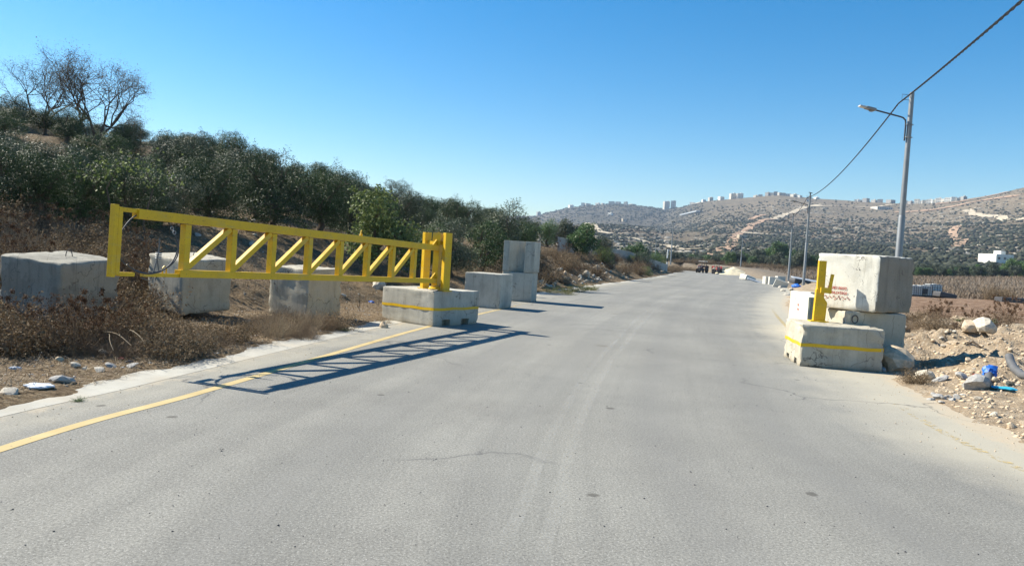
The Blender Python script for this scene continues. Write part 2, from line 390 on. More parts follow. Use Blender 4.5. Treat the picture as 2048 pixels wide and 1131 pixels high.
# ------------------------------------------------------------------ road layout
LLc = [(-5.9, -25), (-5.6, -12), (-5.1, 0), (-4.62, 6.75), (-4.03, 9.7), (-3.2, 14.2), (-2.2, 19.3), (-.49, 26.5), (3.5, 41.8), (8.4, 58.2),
       (14.9, 79.6), (28.2, 126), (34.5, 152), (36, 172), (30, 190), (14, 200), (-24, 208)]
RRc = [(7.2, -25), (6.6, -12), (6.15, 0), (5.95, 6.5), (6.0, 9.8), (6.9, 14.0), (8.15, 19.0), (9.9, 26.2), (14.2, 40.2), (19.9, 55.5),
       (28.4, 76.5), (42.4, 122), (49.5, 150), (54.5, 176), (53, 200), (40, 216), (-14, 226)]
def cat(P, n=14):
    P = np.array(P, float); Q = np.vstack([2*P[0]-P[1], P, 2*P[-1]-P[-2]]); out = []
    for i in range(1, len(Q)-2):
        for k in range(n):
            t = k/n; a, b, c, d = Q[i-1], Q[i], Q[i+1], Q[i+2]
            out.append(.5*((2*b)+(-a+c)*t+(2*a-5*b+4*c-d)*t*t+(-a+3*b-3*c+d)*t**3))
    out.append(Q[-2]); return np.array(out)
LL, RR = cat(LLc), cat(RRc)
def sdist(X, Y, P, side):
    """signed distance from the polyline, positive on `side` (+1 = left of travel)"""
    X = np.asarray(X, float).ravel(); Y = np.asarray(Y, float).ravel()
    best = np.full(X.shape, 1e18); sg = np.ones(X.shape)
    for i in range(len(P)-1):
        ax, ay = P[i]; bx, by = P[i+1]; dx, dy = bx-ax, by-ay; L2 = dx*dx+dy*dy
        t = np.clip(((X-ax)*dx+(Y-ay)*dy)/L2, 0, 1); ex = X-(ax+t*dx); ey = Y-(ay+t*dy); d2 = ex*ex+ey*ey
        m = d2 < best; best = np.where(m, d2, best); sg = np.where(m, np.sign(dx*(Y-ay)-dy*(X-ax)), sg)
    return np.sqrt(best)*sg*side
def terrain(X, Y, full=False):
    X = np.asarray(X, float); Y = np.asarray(Y, float); sh = X.shape; X = X.ravel(); Y = Y.ravel()
    dl = sdist(X, Y, LL, 1); dr = sdist(X, Y, RR, -1)
    u = X/np.maximum(Y, 5)
    n1 = fbm(X*.12, Y*.12, 3, 4); n2 = fbm(X*.9, Y*.9, 9, 4); n3 = fbm(X*4.2, Y*4.2, 17, 3)
    z = np.full(X.shape, -.07)
    # left verge and hillside
    left = dl > 0
    toe = 5.3 - 2.1*sst(20, 31, Y) - 1.1*sst(31, 46, Y)
    d = np.maximum(0, dl-toe+.5*n1); A = 30.
    hill = (A*(1-np.exp(-.235*d/A))+(.35+.55*sst(38, 60, Y))*(1-np.exp(-d/3.5)))*(1-.45*sst(70, 120, Y)*sst(6, 16, d))*(1-.75*sst(118, 215, Y))
    hill = hill + sst(2, 14, d)*n1*1.6 + np.minimum(d, 1)*n2*.22
    edge = sst(.85, 1.75, dl+.25*n2+.1*n3)
    zl = -.07+edge*(.125+.05*n2+.022*n3)+hill
    z = np.where(left, zl, z)
    # right verge: heaped dirt, then the field
    right = dr > 0
    e2 = sst(.25, 1.35, dr+.35*n2+.12*n3)
    n4 = fbm(X*1.9, Y*1.9, 57, 4); lump = sst(1.3, 3.5, dr)*(1-sst(12, 15, dr))*(1-sst(30, 45, Y))
    berm = (.60+.24*n2+.24*n1)*np.exp(-((dr-7.6)/3.4)**2)*sst(9, 13, Y)*(1-sst(25, 38, Y))
    m2 = .22*np.exp(-((dr-3.2)/1.3)**2)*(.6+n2)*sst(12, 15, Y)*(1-sst(22, 30, Y))
    dump = .75*np.exp(-((dr-3.4)/2.2)**2)*sst(60, 74, Y)*(1-sst(98, 112, Y))*(.7+n2)
    rise = 2.2*sst(95, 225, Y)+13*np.maximum(0, u-.56)*sst(110, 230, Y)
    zr = -.07+e2*(.11+.05*n2+.03*n3)+berm+m2+dump+rise+sst(3, 10, dr)*(.06*n2+.10*n1)+lump*(.30*n4+.16*n3*np.abs(n4)*2+.05*n3)
    z = np.where(right, zr, z)
    far = sst(205, 240, Y)*np.where(left, 1, 0); z = z*(1-far)+far*np.minimum(z, 2.5)
    if full: return z.reshape(sh), dl, dr, u, n1, n2
    return z.reshape(sh)
def TZ(x, y): return float(terrain(np.array([x]), np.array([y]))[0])

def axis(lo, d0, d1, hi, step, g):
    a = list(np.arange(d0, d1+1e-6, step)); s = step; b = []; x = d0
    while x > lo: s *= g; x -= s; b.append(x)
    s = step; x = d1; c = []
    while x < hi: s *= g; x += s; c.append(x)
    return np.array(b[::-1]+a+c)
xs = axis(-260, -13, 17, 330, .13, 1.05); ys = axis(-28, 6, 29, 262, .13, 1.022)
GX, GY = np.meshgrid(xs, ys)
GZ, dl, dr, uu, n1, n2 = terrain(GX, GY, True)
nx, ny = len(xs), len(ys)
idx = np.arange(nx*ny).reshape(ny, nx)
quads = np.stack([idx[:-1, :-1], idx[:-1, 1:], idx[1:, 1:], idx[1:, :-1]], -1).reshape(-1, 4)
me = npmesh('ground', np.stack([GX.ravel(), GY.ravel(), GZ.ravel()], 1), quads)
def fattr(me, name, arr):
    a = me.attributes.new(name, 'FLOAT', 'POINT'); a.data.foreach_set('value', np.asarray(arr, np.float32).ravel())
Yf = GY.ravel(); Xf = GX.ravel()
fattr(me, 'straw', (dl > 0)*sst(.1, .5, vn(Xf*.8, Yf*.8, 4)+.35-.02*np.maximum(0, dl-7))*(1-.55*sst(7, 16, dl)))
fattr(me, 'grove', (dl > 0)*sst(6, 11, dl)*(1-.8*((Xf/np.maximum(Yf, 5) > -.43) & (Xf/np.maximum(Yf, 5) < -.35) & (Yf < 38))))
fattr(me, 'dirt', (dr > 0)*(1-sst(11, 15, dr+2*n2))*(1-.5*sst(60, 110, Yf))+(dl > 0)*.0)
_k = 6*sst(27, 36, Yf.reshape(-1))
fattr(me, 'till', (dr > 0)*sst(0, 4, dr+2*n2-(11-_k))*(1-sst(84, 87, Yf+1.5*n2)))
fattr(me, 'grass', (dr > 0)*sst(84, 87, Yf+1.5*n2))
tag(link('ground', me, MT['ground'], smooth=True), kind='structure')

# road ribbon
def ribbon(name, mat, offs, z, uvw=True, attrs=None, wav=None):
    """offs: list of (side 'L'/'R', outward offset) across the road"""
    N = len(LL); V = np.zeros((N, len(offs), 3)); dirv = np.gradient(LL, axis=0); dirv /= np.linalg.norm(dirv, axis=1)[:, None]
    dR = np.gradient(RR, axis=0); dR /= np.linalg.norm(dR, axis=1)[:, None]
    nl = np.stack([-dirv[:, 1], dirv[:, 0]], 1); nr = np.stack([dR[:, 1], -dR[:, 0]], 1)
    for j, (s, o) in enumerate(offs):
        if s == 'L': p = LL+nl*o
        elif s == 'R': p = RR+nr*o
        else: p = LL*(1-s)+RR*s
        V[:, j, :2] = p; V[:, j, 2] = z if not callable(z) else z(j)
    k = len(offs); ix = np.arange(N*k).reshape(N, k)
    q = np.stack([ix[:-1, :-1], ix[:-1, 1:], ix[1:, 1:], ix[1:, :-1]], -1).reshape(-1, 4)
    me = npmesh(name, V.reshape(-1, 3), q)
    seg = np.r_[0, np.cumsum(np.linalg.norm(np.diff((LL+RR)/2, axis=0), axis=1))]
    return me, V, seg
offs = [('L', .95), ('L', .5), ('L', 0)]+[(t, 0) for t in np.linspace(.04, .96, 47)]+[('R', 0), ('R', .55), ('R', 1.1)]
me, V, seg = ribbon('road', None, offs, 0.)
width = np.linalg.norm(V[:, 0, :2]-V[:, -1, :2], axis=1)
tcross = np.concatenate([[0], np.cumsum(np.linalg.norm(np.diff(V[20, :, :2], axis=0), axis=1))])
uvl = me.uv_layers.new(name='UVMap'); uvs = np.zeros((len(seg), len(offs), 2))
uvs[..., 0] = tcross[None]; uvs[..., 1] = seg[:, None]
li = np.zeros(len(me.loops), np.int32); me.loops.foreach_get('vertex_index', li)
uvl.data.foreach_set('uv', uvs.reshape(-1, 2)[li].astype(np.float32).ravel())
tt = np.array([-.1, -.05, 0]+list(np.linspace(.04, .96, 47))+[1, 1.055, 1.11])
E = np.maximum(sst(.10, -.06, tt)*.55, sst(.72, 1.1, tt)*1.05)
edge = np.tile(E, (len(seg), 1)); sand = np.tile(np.maximum(sst(.985, 1.10, tt)*1.25, sst(-.0, -.1, tt)*.75), (len(seg), 1))
fattr(me, 'wheel', np.tile(sum(a*np.exp(-((tt-c)/w_)**2) for c, w_, a in ((.27, .035, .7), (.43, .03, .55), (.60, .035, .8), (.76, .04, .9))), (len(seg), 1))); fattr(me, 'edge', edge); fattr(me, 'sand', sand)
# (the worn centre strips come from a painted double line: true position across the road)
Ccl = cat([(.12, 3), (.17, 4.9), (.37, 6.25), (.75, 8.85), (1.7, 13.77), (2.95, 19.1), (5.2, 28.4), (9.37, 43.7), (16.5, 67.4), (31.5, 114.7), (40, 150)], 20)
tag(link('road', me, MT['asphalt']), kind='structure')
def strip(name, P, wdt, z, mat, wear=0., wfun=None, dash=None):
    P = np.array(P); d = np.gradient(P, axis=0); d /= np.linalg.norm(d, axis=1)[:, None]; n = np.stack([-d[:, 1], d[:, 0]], 1)
    V = np.zeros((len(P), 2, 3)); V[:, 0, :2] = P-n*wdt/2; V[:, 1, :2] = P+n*wdt/2; V[..., 2] = z
    ix = np.arange(len(P)*2).reshape(-1, 2); q = np.stack([ix[:-1, 0], ix[1:, 0], ix[1:, 1], ix[:-1, 1]], -1)
    me = npmesh(name, V.reshape(-1, 3), q[:, ::-1]); fattr(me, 'wear', np.repeat(wfun(P) if wfun else np.full(len(P), wear), 2))
    return tag(link(name, me, mat), kind='structure')
tag(strip('edge_line', LL[10:210], .15, .004, MT['marking'], wfun=lambda P: .32+.34*sst(18, 34, P[:, 1])), kind='structure')
strip('edge_line', RR[10:190], .14, .004, MT['marking'], wfun=lambda P: .60+.16*sst(10, 14, P[:, 1])-.22*sst(16, 24, P[:, 1])+.3*sst(30, 50, P[:, 1]))
def m_white_line():
    t = NT('worn_white_line').set(.9, .15); t.col((.60, .59, .55))
    n = t.noise(1.1, 7, rough=.72); n2_ = t.noise(22, 4, rough=.8)
    th = t.math('MULTIPLY', t.ramp(n, [(.40, .02), (.72, .26)]), t.ramp(n2_, [(.34, .2), (.62, 1.)]))
    tr = t.n('ShaderNodeBsdfTransparent'); mx = t.n('ShaderNodeMixShader')
    t.l(th, mx.inputs[0]); t.l(tr.outputs[0], mx.inputs[1]); t.l(t.b.outputs[0], mx.inputs[2]); t.l(mx.outputs[0], t.out.inputs[0]); return t.m
MT['wline'] = m_white_line()
for o in (-.14, .14):
    d = np.gradient(Ccl, axis=0); d /= np.linalg.norm(d, axis=1)[:, None]
    strip('centre_line', Ccl+np.stack([-d[:, 1], d[:, 0]], 1)*o, .115, .0045, MT['wline'])
me, _, _ = ribbon('gutter', None, [('L', .93), ('L', 1.2), ('L', 1.7)], lambda j: (.003, .012, .022)[j])
tag(link('gutter', me, MT['gutter']), kind='structure')

# ------------------------------------------------------------------ far hills
SK = [(-900, .03), (0, .03), (900, .042), (1060, .0507), (1120, .0635), (1160, .069), (1240, .0736), (1320, .0708), (1345, .0735), (1400, .0845), (1460, .091),
      (1545, .0985), (1620, .0970), (1720, .0965), (1800, .0968), (1850, .1), (1900, .106), (1950, .114), (2000, .123), (2048, .133), (2300, .155), (3000, .15)]
su = np.array([(p-1024)/1480 for p, _ in SK]); se = np.array([e for _, e in SK])
DU = ([-1.5, .0, .2, .27, .45, .6, .8, 2], [2600, 2600, 2500, 1900, 1700, 1450, 1250, 1100])
def hill_z(u, Y):
    S = np.interp(u, su, se); Dm = np.interp(u, DU[0], DU[1])
    X = u*Y
    t = (Y-240)/(Dm-240)
    k = sst(.27, .17, u)      # left: a nearer ridge, a gap, then the far one
    f1 = np.clip(t, 0, 1)**.78
    f2 = .62*sst(-.08, .42, t)-.05*np.exp(-((t-.58)/.1)**2)+.38*sst(.6, 1., t)
    f = f1*(1-k)+f2*k
    f = np.where(t <= 0, t*.1, f)
    e = S*f
    z = EYE+Y*e-1.2*(1-sst(225, 290, Y))
    amp = sst(250, 600, Y)*(1-.75*sst(.82, 1., t))
    z = z+amp*(fbm(X*.006, Y*.006, 31, 4)*11+fbm(X*.03, Y*.03, 41, 3)*2.2)
    z = z+sst(.85, 1, t)*Y*.0007*fbm(X*.02, Y*.01, 51, 3)
    back = np.maximum(0, Y-Dm-40); z = z-back*.35
    return z
us = np.linspace(-.62, 1.08, 620); rs = np.concatenate([np.linspace(225, 700, 170), np.linspace(705, 1800, 240), np.linspace(1808, 3100, 120)])
UU, YY = np.meshgrid(us, rs); ZZ = hill_z(UU, YY); XX = UU*YY
ix = np.arange(UU.size).reshape(UU.shape)
q = np.stack([ix[:-1, :-1], ix[:-1, 1:], ix[1:, 1:], ix[1:, :-1]], -1).reshape(-1, 4)
me = npmesh('hills', np.stack([XX.ravel(), YY.ravel(), ZZ.ravel()], 1), q)
rel = (ZZ-EYE)/YY/np.interp(UU, su, se)
fattr(me, 'dark', (sst(.30, .22, UU)*sst(.5, .62, rel)*(.65+.5*fbm(UU*9, YY*.004, 66, 3))).ravel())
fattr(me, 'high', (.85*sst(.62, .86, rel+.1*fbm(UU*14, YY*.01, 61, 3))*sst(.24, .3, UU)).ravel())
tag(link('hills', me, MT['hills'], smooth=True), kind='structure')
def on_hill(px, py):
    d = ray(px, py); u = d[0]/d[1]; e = d[2]/d[1]
    Y = np.linspace(262, 2700, 5000); z = hill_z(np.full_like(Y, u), Y); m = np.where(z >= EYE+e*Y)[0]
    y = Y[m[0]] if len(m) else np.interp(u, DU[0], DU[1])
    return Vector((u*y, y, float(hill_z(np.array([u]), np.array([y]))[0])))
def track(name, pts, wd, mat):
    P = [on_hill(*p) for p in pts]; Q = []
    for a, b in zip(P[:-1], P[1:]):
        k = max(2, int((b-a).length/12))
        for i in range(k): Q.append(a.lerp(b, i/k))
    Q.append(P[-1]); mb = MB(); vs = []
    for i, p in enumerate(Q):
        t = (Q[min(i+1, len(Q)-1)]-Q[max(i-1, 0)]); t.z = 0; t.normalize(); n = Vector((-t.y, t.x, 0))
        j = 1+.35*math.sin(i*1.7)*random.random()
        for s in (-1, 1):
            v = p+n*s*wd*.8*j; v.z = float(hill_z(np.array([v.x/v.y]), np.array([v.y]))[0])+1.1; vs.append(v)
    mb.add(vs, [(2*i, 2*i+1, 2*i+3, 2*i+2) for i in range(len(Q)-1)])
    return tag(mb.build(name, mat), kind='structure')
track('track', [(1446, 527), (1440, 521), (1434, 514), (1447, 500), (1464, 490), (1466, 476), (1480, 465), (1508, 448), (1524, 441), (1546, 439)], 7, MT['track_red'])
track('track', [(1546, 439), (1580, 427), (1604, 418), (1618, 413), (1650, 410)], 8, MT['path'])
track('track', [(1480, 465), (1502, 467), (1536, 469)], 5, MT['path'])
track('track', [(1500, 440), (1527, 430)], 7, MT['track_red'])
track('track', [(1620, 413), (1690, 413), (1742, 414), (1790, 409)], 9, MT['path'])
track('track', [(1790, 424), (1850, 421), (1900, 414), (1960, 402), (2044, 390)], 9, MT['track_red'])
track('track', [(1870, 408), (1910, 405), (1960, 396), (2015, 384)], 8, MT['track_red'])
track('track', [(1932, 420), (1945, 428), (1990, 432), (2046, 440)], 8, MT['path'])
track('track', [(1915, 452), (1905, 466), (1925, 480), (1908, 496)], 6, MT['track_red'])
track('track', [(1174, 446), (1186, 455), (1200, 464), (1222, 468)], 8, MT['path'])
track('track', [(1230, 474), (1290, 484), (1340, 494), (1392, 500)], 5, MT['path'])
track('track', [(1380, 409), (1400, 400)], 8, MT['path'])

# ------------------------------------------------------------------ rounded concrete blocks
def block_mesh(a, b, h, r=.035, cuts=14, rough=.012, seed=0):
    """box a x b x h on z=0, centred in x,y, with worn round edges"""
    bm = bmesh.new(); bmesh.ops.create_cube(bm, size=1)
    bmesh.ops.subdivide_edges(bm, edges=bm.edges[:], cuts=cuts, use_grid_fill=True)
    co = np.array([v.co[:] for v in bm.verts]); sz = np.array([a, b, h])
    # concentrate the loops near the edges
    co = np.sign(co)*(1-(1-np.abs(co)*2)**1.5)/2
    P = co*sz; half = sz/2
    nn = fbm(P[:, 0]*3+P[:, 2]*2.3+seed, P[:, 1]*3-P[:, 2]*1.7+seed*.7, seed+5, 4)
    rr = r*(1+.9*nn)[:, None]; rr = np.clip(rr, .008, r*2.4)
    q = np.clip(P, -(half-rr), half-rr); dv = P-q; L = np.linalg.norm(dv, axis=1)[:, None]
    P = np.where(L > 1e-6, q+dv/np.maximum(L, 1e-6)*np.minimum(L, rr), P)
    cn = fbm(P[:, 0]*9+P[:, 2]*7, P[:, 1]*9-P[:, 2]*6, seed+25, 3)
    ed = (L[:, 0] > .004)
    P = P*(1-(rough*(.25+1.6*ed)*np.maximum(0, cn))[:, None]/half.min())
    P[:, 2] += h/2
    for v, p in zip(bm.verts, P): v.co = p
    me = D.meshes.new('block'); bm.to_mesh(me); bm.free(); return me
def dirs(corner, l, r):
    v = Vector((corner[0], corner[1], 0)).normalized(); p = Vector((v.y, -v.x, 0)); s = math.hypot(l, r); c, sn = l/s, r/s
    return s, (-p*c+v*sn), (p*sn+v*c)
def cut(o, boxes):
    """remove boxes from a mesh object, keeping real recesses"""
    for bx in boxes:
        c = bx.build('cutter', None); c.parent = o.parent; bpy.context.view_layer.update(); md = o.modifiers.new('b', 'BOOLEAN'); md.operation = 'DIFFERENCE'; md.object = c; md.solver = 'EXACT'
        dg = bpy.context.evaluated_depsgraph_get(); nm = D.meshes.new_from_object(o.evaluated_get(dg))
        o.modifiers.clear(); old = o.data; o.data = nm; D.meshes.remove(old); D.objects.remove(c, do_unlink=True)
def block(name, corner, dl_, dr_, a, b, h, z, mat, label, group=None, r=.035, seed=0, stripe=None, notches=None, rough=.012, cat='concrete block'):
    """near corner, left direction (length a) and right/back direction (length b)"""
    dl_ = Vector(dl_).normalized(); dr_ = Vector((dl_.y, -dl_.x, 0))*(1 if Vector((dl_.y, -dl_.x, 0)).dot(Vector(dr_)) > 0 else -1)
    c = Vector((corner[0], corner[1], z))+dl_*a/2+dr_*b/2
    root = empty(name, c, math.atan2(-dl_.y, -dl_.x), label, cat, group)   # local x = -dl, local y ~ dr
    o = link('body', block_mesh(a, b, h, r, seed=seed, rough=rough), mat, root, True)
    if notches: cut(o, notches)
    if stripe:
        z0, z1 = stripe; mb = MB(); e = .004
        n = 24
        ring = []
        for (x0, y0, x1, y1) in ((-a/2, -b/2, a/2, -b/2), (a/2, -b/2, a/2, b/2), (a/2, b/2, -a/2, b/2), (-a/2, b/2, -a/2, -b/2)):
            for i in range(n): ring.append((x0+(x1-x0)*i/n, y0+(y1-y0)*i/n))
        vs = []; rr = r*.9
        for (x, y) in ring:
            qx = max(-(a/2-rr), min(a/2-rr, x)); qy = max(-(b/2-rr), min(b/2-rr, y)); d = Vector((x-qx, y-qy)); L = d.length
            if L > 0: d = d/L*min(L, rr)*1.0
            if L == 0: d = Vector((0, 0))
            px_, py_ = qx+d.x, qy+d.y
            px_ += e*(1 if px_ > a/2-.05 else -1 if px_ < -a/2+.05 else 0); py_ += e*(1 if py_ > b/2-.05 else -1 if py_ < -b/2+.05 else 0)
            w1 = .006*math.sin(x*9+y*7); vs += [(px_, py_, z0+w1), (px_, py_, z1+w1)]
        m = len(ring); mb.add(vs, [(2*i, 2*((i+1) % m), 2*((i+1) % m)+1, 2*i+1) for i in range(m)])
        mb.build('painted_stripe', MT['yellow'], root)
    return root
def axes_mb(cx, cy, cz, hx, hy, hz): return MB().box((cx, cy, cz), (hx, hy, hz))
def loop_handle(parent, x, y, z, s=.1, mat='darkmetal', ry=0):
    pts = [(x+math.cos(a)*s*.5, y+.25*s*math.cos(a), z-.02+math.sin(a)*s*1.5) for a in np.linspace(0, math.pi, 9)]
    return MB().tube(pts, .009, 6).build('lifting_loop', MT[mat], parent)

# left gate block with yellow stripe
GL = Vector((-1.58, 1.15, 0)).normalized(); GR = Vector((1.05, 1.65, 0)).normalized()
gate_block = block('gate_block', (-2.04, 19.61), GL, GR, 1.95, 1.92, .95, -.01, MT['conc'],
    'low grey concrete block with a yellow stripe carrying the hinge posts of the gate', 'striped gate blocks', r=.022, seed=3, stripe=(.43, .505),
    notches=[axes_mb(.975, y, .08, .22, .17, .10) for y in (-.42, .38)])
# right striped block
RL = Vector((.24, .97, 0)).normalized(); RRr = Vector((1.0, -.16, 0)).normalized()
# front face runs along +x, so near corner is its left one
def block2(name, corner, front, back, a, b, h, z, *args, **kw):
    front = Vector(front).normalized(); c = Vector((corner[0], corner[1], 0))+front*a
    return block(name, (c.x, c.y), -front, back, a, b, h, z, *args, **kw)
right_block = block2('gate_block', (6.39, 16.15), RRr, RL, 1.72, 1.72, .96, -.03, MT['conc_warm'],
    'cracked beige concrete block with a yellow stripe under the yellow catch post', 'striped gate blocks', r=.05, seed=11, stripe=(.47, .545), rough=.03,
    notches=[axes_mb(-.86, y, .08, .16, .13, .09) for y in (-.45, .36)])
# upper and lower cube on the right
s, a_, b_ = dirs((8.2, 16.6), 1.36, .74)
upper = block('concrete_cube', (8.22, 16.62), a_, b_, s, s, 1.3, 1.24, MT['conc_white'],
    'whitewashed concrete cube with red upside-down phone numbers, topmost of the right stack', 'large concrete cubes', r=.05, seed=21, rough=.03)
lower = block2('concrete_cube', (7.72, 16.98), (1, .03, 0), (.05, 1, 0), 1.42, 1.5, 1.28, -.05, MT['conc_warm'],
    'shaded beige concrete cube carrying the cube with red phone numbers', 'large concrete cubes', r=.045, seed=31, rough=.03)
def raw_shade_side(root, mat):  # right face gets its own tone, darkened so its shade sits in the colour
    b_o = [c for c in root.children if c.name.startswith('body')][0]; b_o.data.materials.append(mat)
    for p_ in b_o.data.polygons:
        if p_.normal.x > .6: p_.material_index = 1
MT['conc_raw_shade'] = m_concrete('concrete_raw_beige_shaded', (.30, .28, .235), .4, (.17, .155, .125)); MT['conc_green_shade'] = m_concrete('concrete_greenish_shaded', (.22, .25, .215), .4, (.14, .16, .135))  # bare beige and greenish side tones, with shade mixed into the colour
raw_shade_side(upper, MT['conc_raw_shade'])
MB().tube([(-.52+.07*math.cos(a), -.775, 1.1+.09*math.sin(a)) for a in np.linspace(0, 2*math.pi, 14)], .012, 6).build('lifting_ring', MT['darkmetal'], lower)
# red numbers on the sunlit face (local: face with normal -x'... the block's left face)
def text(s_, size, parent, face, u, v, rot180, mat, a, b):
    cu = D.curves.new('numbers', 'FONT'); cu.body = s_; cu.size = size; cu.extrude = .0006; cu.align_x = 'CENTER'; cu.align_y = 'CENTER'
    cu.space_character = 1.12; cu.offset = .0015
    ob = D.objects.new('tmp', cu); COL.objects.link(ob); bpy.context.view_layer.update()
    dg = bpy.context.evaluated_depsgraph_get(); me = D.meshes.new_from_object(ob.evaluated_get(dg)); D.objects.remove(ob, do_unlink=True)
    o = link('painted_numbers', me, mat, parent)
    if face == 'front': R_ = Matrix(((1, 0, 0), (0, 0, -1), (0, 1, 0))).to_4x4(); P_ = Vector((u, -b/2-.003, v))
    if face == 'left': R_ = Matrix(((0, 0, -1), (-1, 0, 0), (0, 1, 0))).to_4x4(); P_ = Vector((-a/2-.003, u, v))
    L_ = Matrix.Rotation(math.pi if rot180 else 0, 4, 'Z')
    o.matrix_local = Matrix.Translation(P_) @ R_ @ L_; return o
for i, tx in enumerate(('0508158565', '0502479087')):
    text(tx, .088, upper, 'front', -.22+.02*i, .50-.115*i, True, MT['redink'], s, s)
mb = MB()      # a third line of joined script strokes, upside down like the numbers
xx = -.52
for (dx, amp, dots) in ((.10, .035, 1), (.07, .02, 0), (.12, .03, 2), (.06, .045, 0), (.11, .02, 1), (.08, .03, 0)):
    pts = [(xx+dx*t, -s/2-.004, .275+amp*math.sin(t*math.pi*2)-.01*t) for t in np.linspace(0, 1, 8)]; mb.tube(pts, .005, 4)
    for k in range(dots): mb.box((xx+dx*.4+.03*k, -s/2-.004, .22), (.007, .002, .007))
    xx += dx+.02
mb.build('painted_script', MT['redink'], upper)
for (x, z_) in ((.30, .95), (.22, .33)): MB().lathe((x, -s/2-.001, z_), [(.001, 0), (.014, .0), (.014, .002), (.001, .002)], 10, 'y').build('bolt_hole', MT['black'], upper)
# white block further behind
Pn = gp(1617, 593, 1.33); Pf = gp(1581, 580, 1.33); dd = (Pf-Pn)
wb = block('concrete_cube', (Pn.x, Pn.y), dd, (dd.y, -dd.x, 0), dd.length, 1.25, 1.36, -.03, MT['conc_white'],
    'long whitewashed concrete block standing behind the yellow catch post', 'large concrete cubes', r=.03, seed=41)
raw_shade_side(wb, MT['conc_green_shade']); LB = dd.length
for i, tx in enumerate(('0508158565', '0502479087')): text(tx, .10, wb, 'front', .25, .98-.15*i, False, MT['redink'], LB, 1.25)
sp_ = MB().box((0, 0, .03), (.9, .42, .03)).build('steel_sheet', MT['darkmetal'], None, bevel=.008)
sp_.location = wb.location+Vector((.15, -.35, 1.345)); sp_.rotation_euler = (0, 0, wb.rotation_euler.z)
tag(sp_, 'flat dark steel sheet lying on the long whitewashed block', 'steel sheet')
# left cubes
fb = Vector((-math.cos(math.radians(20)), math.sin(math.radians(20)), 0))
block('concrete_cube', (-.42, 27.0), fb, (-fb.y*-1, -fb.x, 0) if False else (fb.y, -fb.x, 0), 1.42, 1.33, 1.28, -.01, MT['conc'],
      'single grey concrete cube between the gate block and the two-high stack', 'large concrete cubes', r=.02, seed=51)
fb = Vector((-math.cos(math.radians(12)), math.sin(math.radians(12)), 0)); bb_ = Vector((fb.y, -fb.x, 0))
block('concrete_cube', (.86, 31.8), fb, bb_, 1.33, 1.33, 1.27, -.01, MT['conc'],
      'grey concrete cube at the foot of the two-high stack on the left', 'large concrete cubes', r=.02, seed=61)
# channelled cube on top: prism with a trapezoid groove in its front
g = empty('concrete_cube', Vector((.90, 31.78, 1.265))+fb*.69+bb_*.68, math.atan2(-fb.y, -fb.x),
          'grey concrete cube with a wide vertical groove on top of the left stack', 'concrete block', 'large concrete cubes')
a2, b2, hh = .69, .68, 1.34
prof = [(-a2, -b2), (-a2+.25, -b2), (-a2+.42, -b2+.20), (-a2+.60, -b2+.36), (a2-.50, -b2+.36), (a2-.44, -b2), (a2, -b2), (a2, b2), (-a2, b2)]
n = len(prof); mb = MB(); mb.add([(x, y, 0) for x, y in prof]+[(x, y, hh) for x, y in prof], [tuple(range(n))[::-1], tuple(range(n, 2*n))]+[(i, (i+1) % n, n+(i+1) % n, n+i) for i in range(n)])
mb.build('body', MT['conc'], g, bevel=.012)
# three verge blocks behind the gate
for (px, Y, l, r_, h, dz, mt, lab, sd, rr_) in (
    (123, 14.0, 1.03, 1.07, 1.36, .12, 'conc_dark', 'dark weathered concrete cube with a wire loop, left of the gate', 71, .07),
    (366, 17.2, .78, 1.12, 1.30, .24, 'conc_warm', 'pale concrete cube seen through the cable loop of the gate', 81, .05),
    (620, 18.8, 1.0, .86, 1.28, .10, 'conc_warm', 'pale concrete cube behind the middle of the gate with dry weeds in front', 91, .03)):
    c = at(px, 520, Y); s_, x1, x2 = dirs((c.x, c.y), l, r_)
    o = block('concrete_cube', (c.x, c.y), x1, x2, s_, s_, h, dz, MT[mt], lab, 'large concrete cubes', r=rr_, seed=sd, rough=.035)
    if px < 400: loop_handle(o, .05, .1, h, .11)
    vw = Vector((c.x, c.y, 0)).normalized(); o.matrix_world = Matrix.Translation(o.location) @ Matrix.Rotation(math.radians(5.5 if px < 400 else 2), 4, Vector((vw.y, -vw.x, 0))) @ Matrix.Rotation(o.rotation_euler.z, 4, 'Z')

# ------------------------------------------------------------------ the yellow gate
P0 = Vector((-1.98, 20.42, 1.12)); P1 = Vector((-5.97, 10.93, 1.385))
gd = (P1-P0); GLN = gd.length; gx = gd.normalized(); gz = Vector((0, 0, 1)); gy = gz.cross(gx).normalized(); gz = gx.cross(gy).normalized()
gate = empty('barrier_gate', (P0.x, P0.y, .94), 0, 'long yellow steel truss gate swung open over the left verge', 'gate')
gate.rotation_euler = Matrix((gx, gy, gz)).transposed().to_euler()
off = .12
def gq(pxx):       # distance along the gate of a picture column
    lo, hi = 0., GLN
    for _ in range(40):
        m = (lo+hi)/2; p = P0+gx*m; d = p-Vector((0, 0, EYE)); d = np.array(d); x = CX+F*(d@Rt)/(d@Wd)
        if x > pxx: lo = m
        else: hi = m
    return lo
HT = 1.04; base = P0.z-.94
ms = [gq((a+b)/2) for a, b in ((817, 831), (773, 788), (723, 738), (667, 684), (603, 622), (530, 549), (449, 469), (354, 377))]
hwid = .06
x_top = gq(263); x_bot = gq(354)
MB().box(((x_top-.35)/2, 0, base+HT-.075), ((x_top+.35)/2, .075, .075)).build('top_beam', MT['yellow'], gate, bevel=.006)
MB().box(((x_bot-.1)/2, 0, base+.07), ((x_bot+.1)/2, .07, .062)).build('bottom_beam', MT['yellow'], gate, bevel=.006)
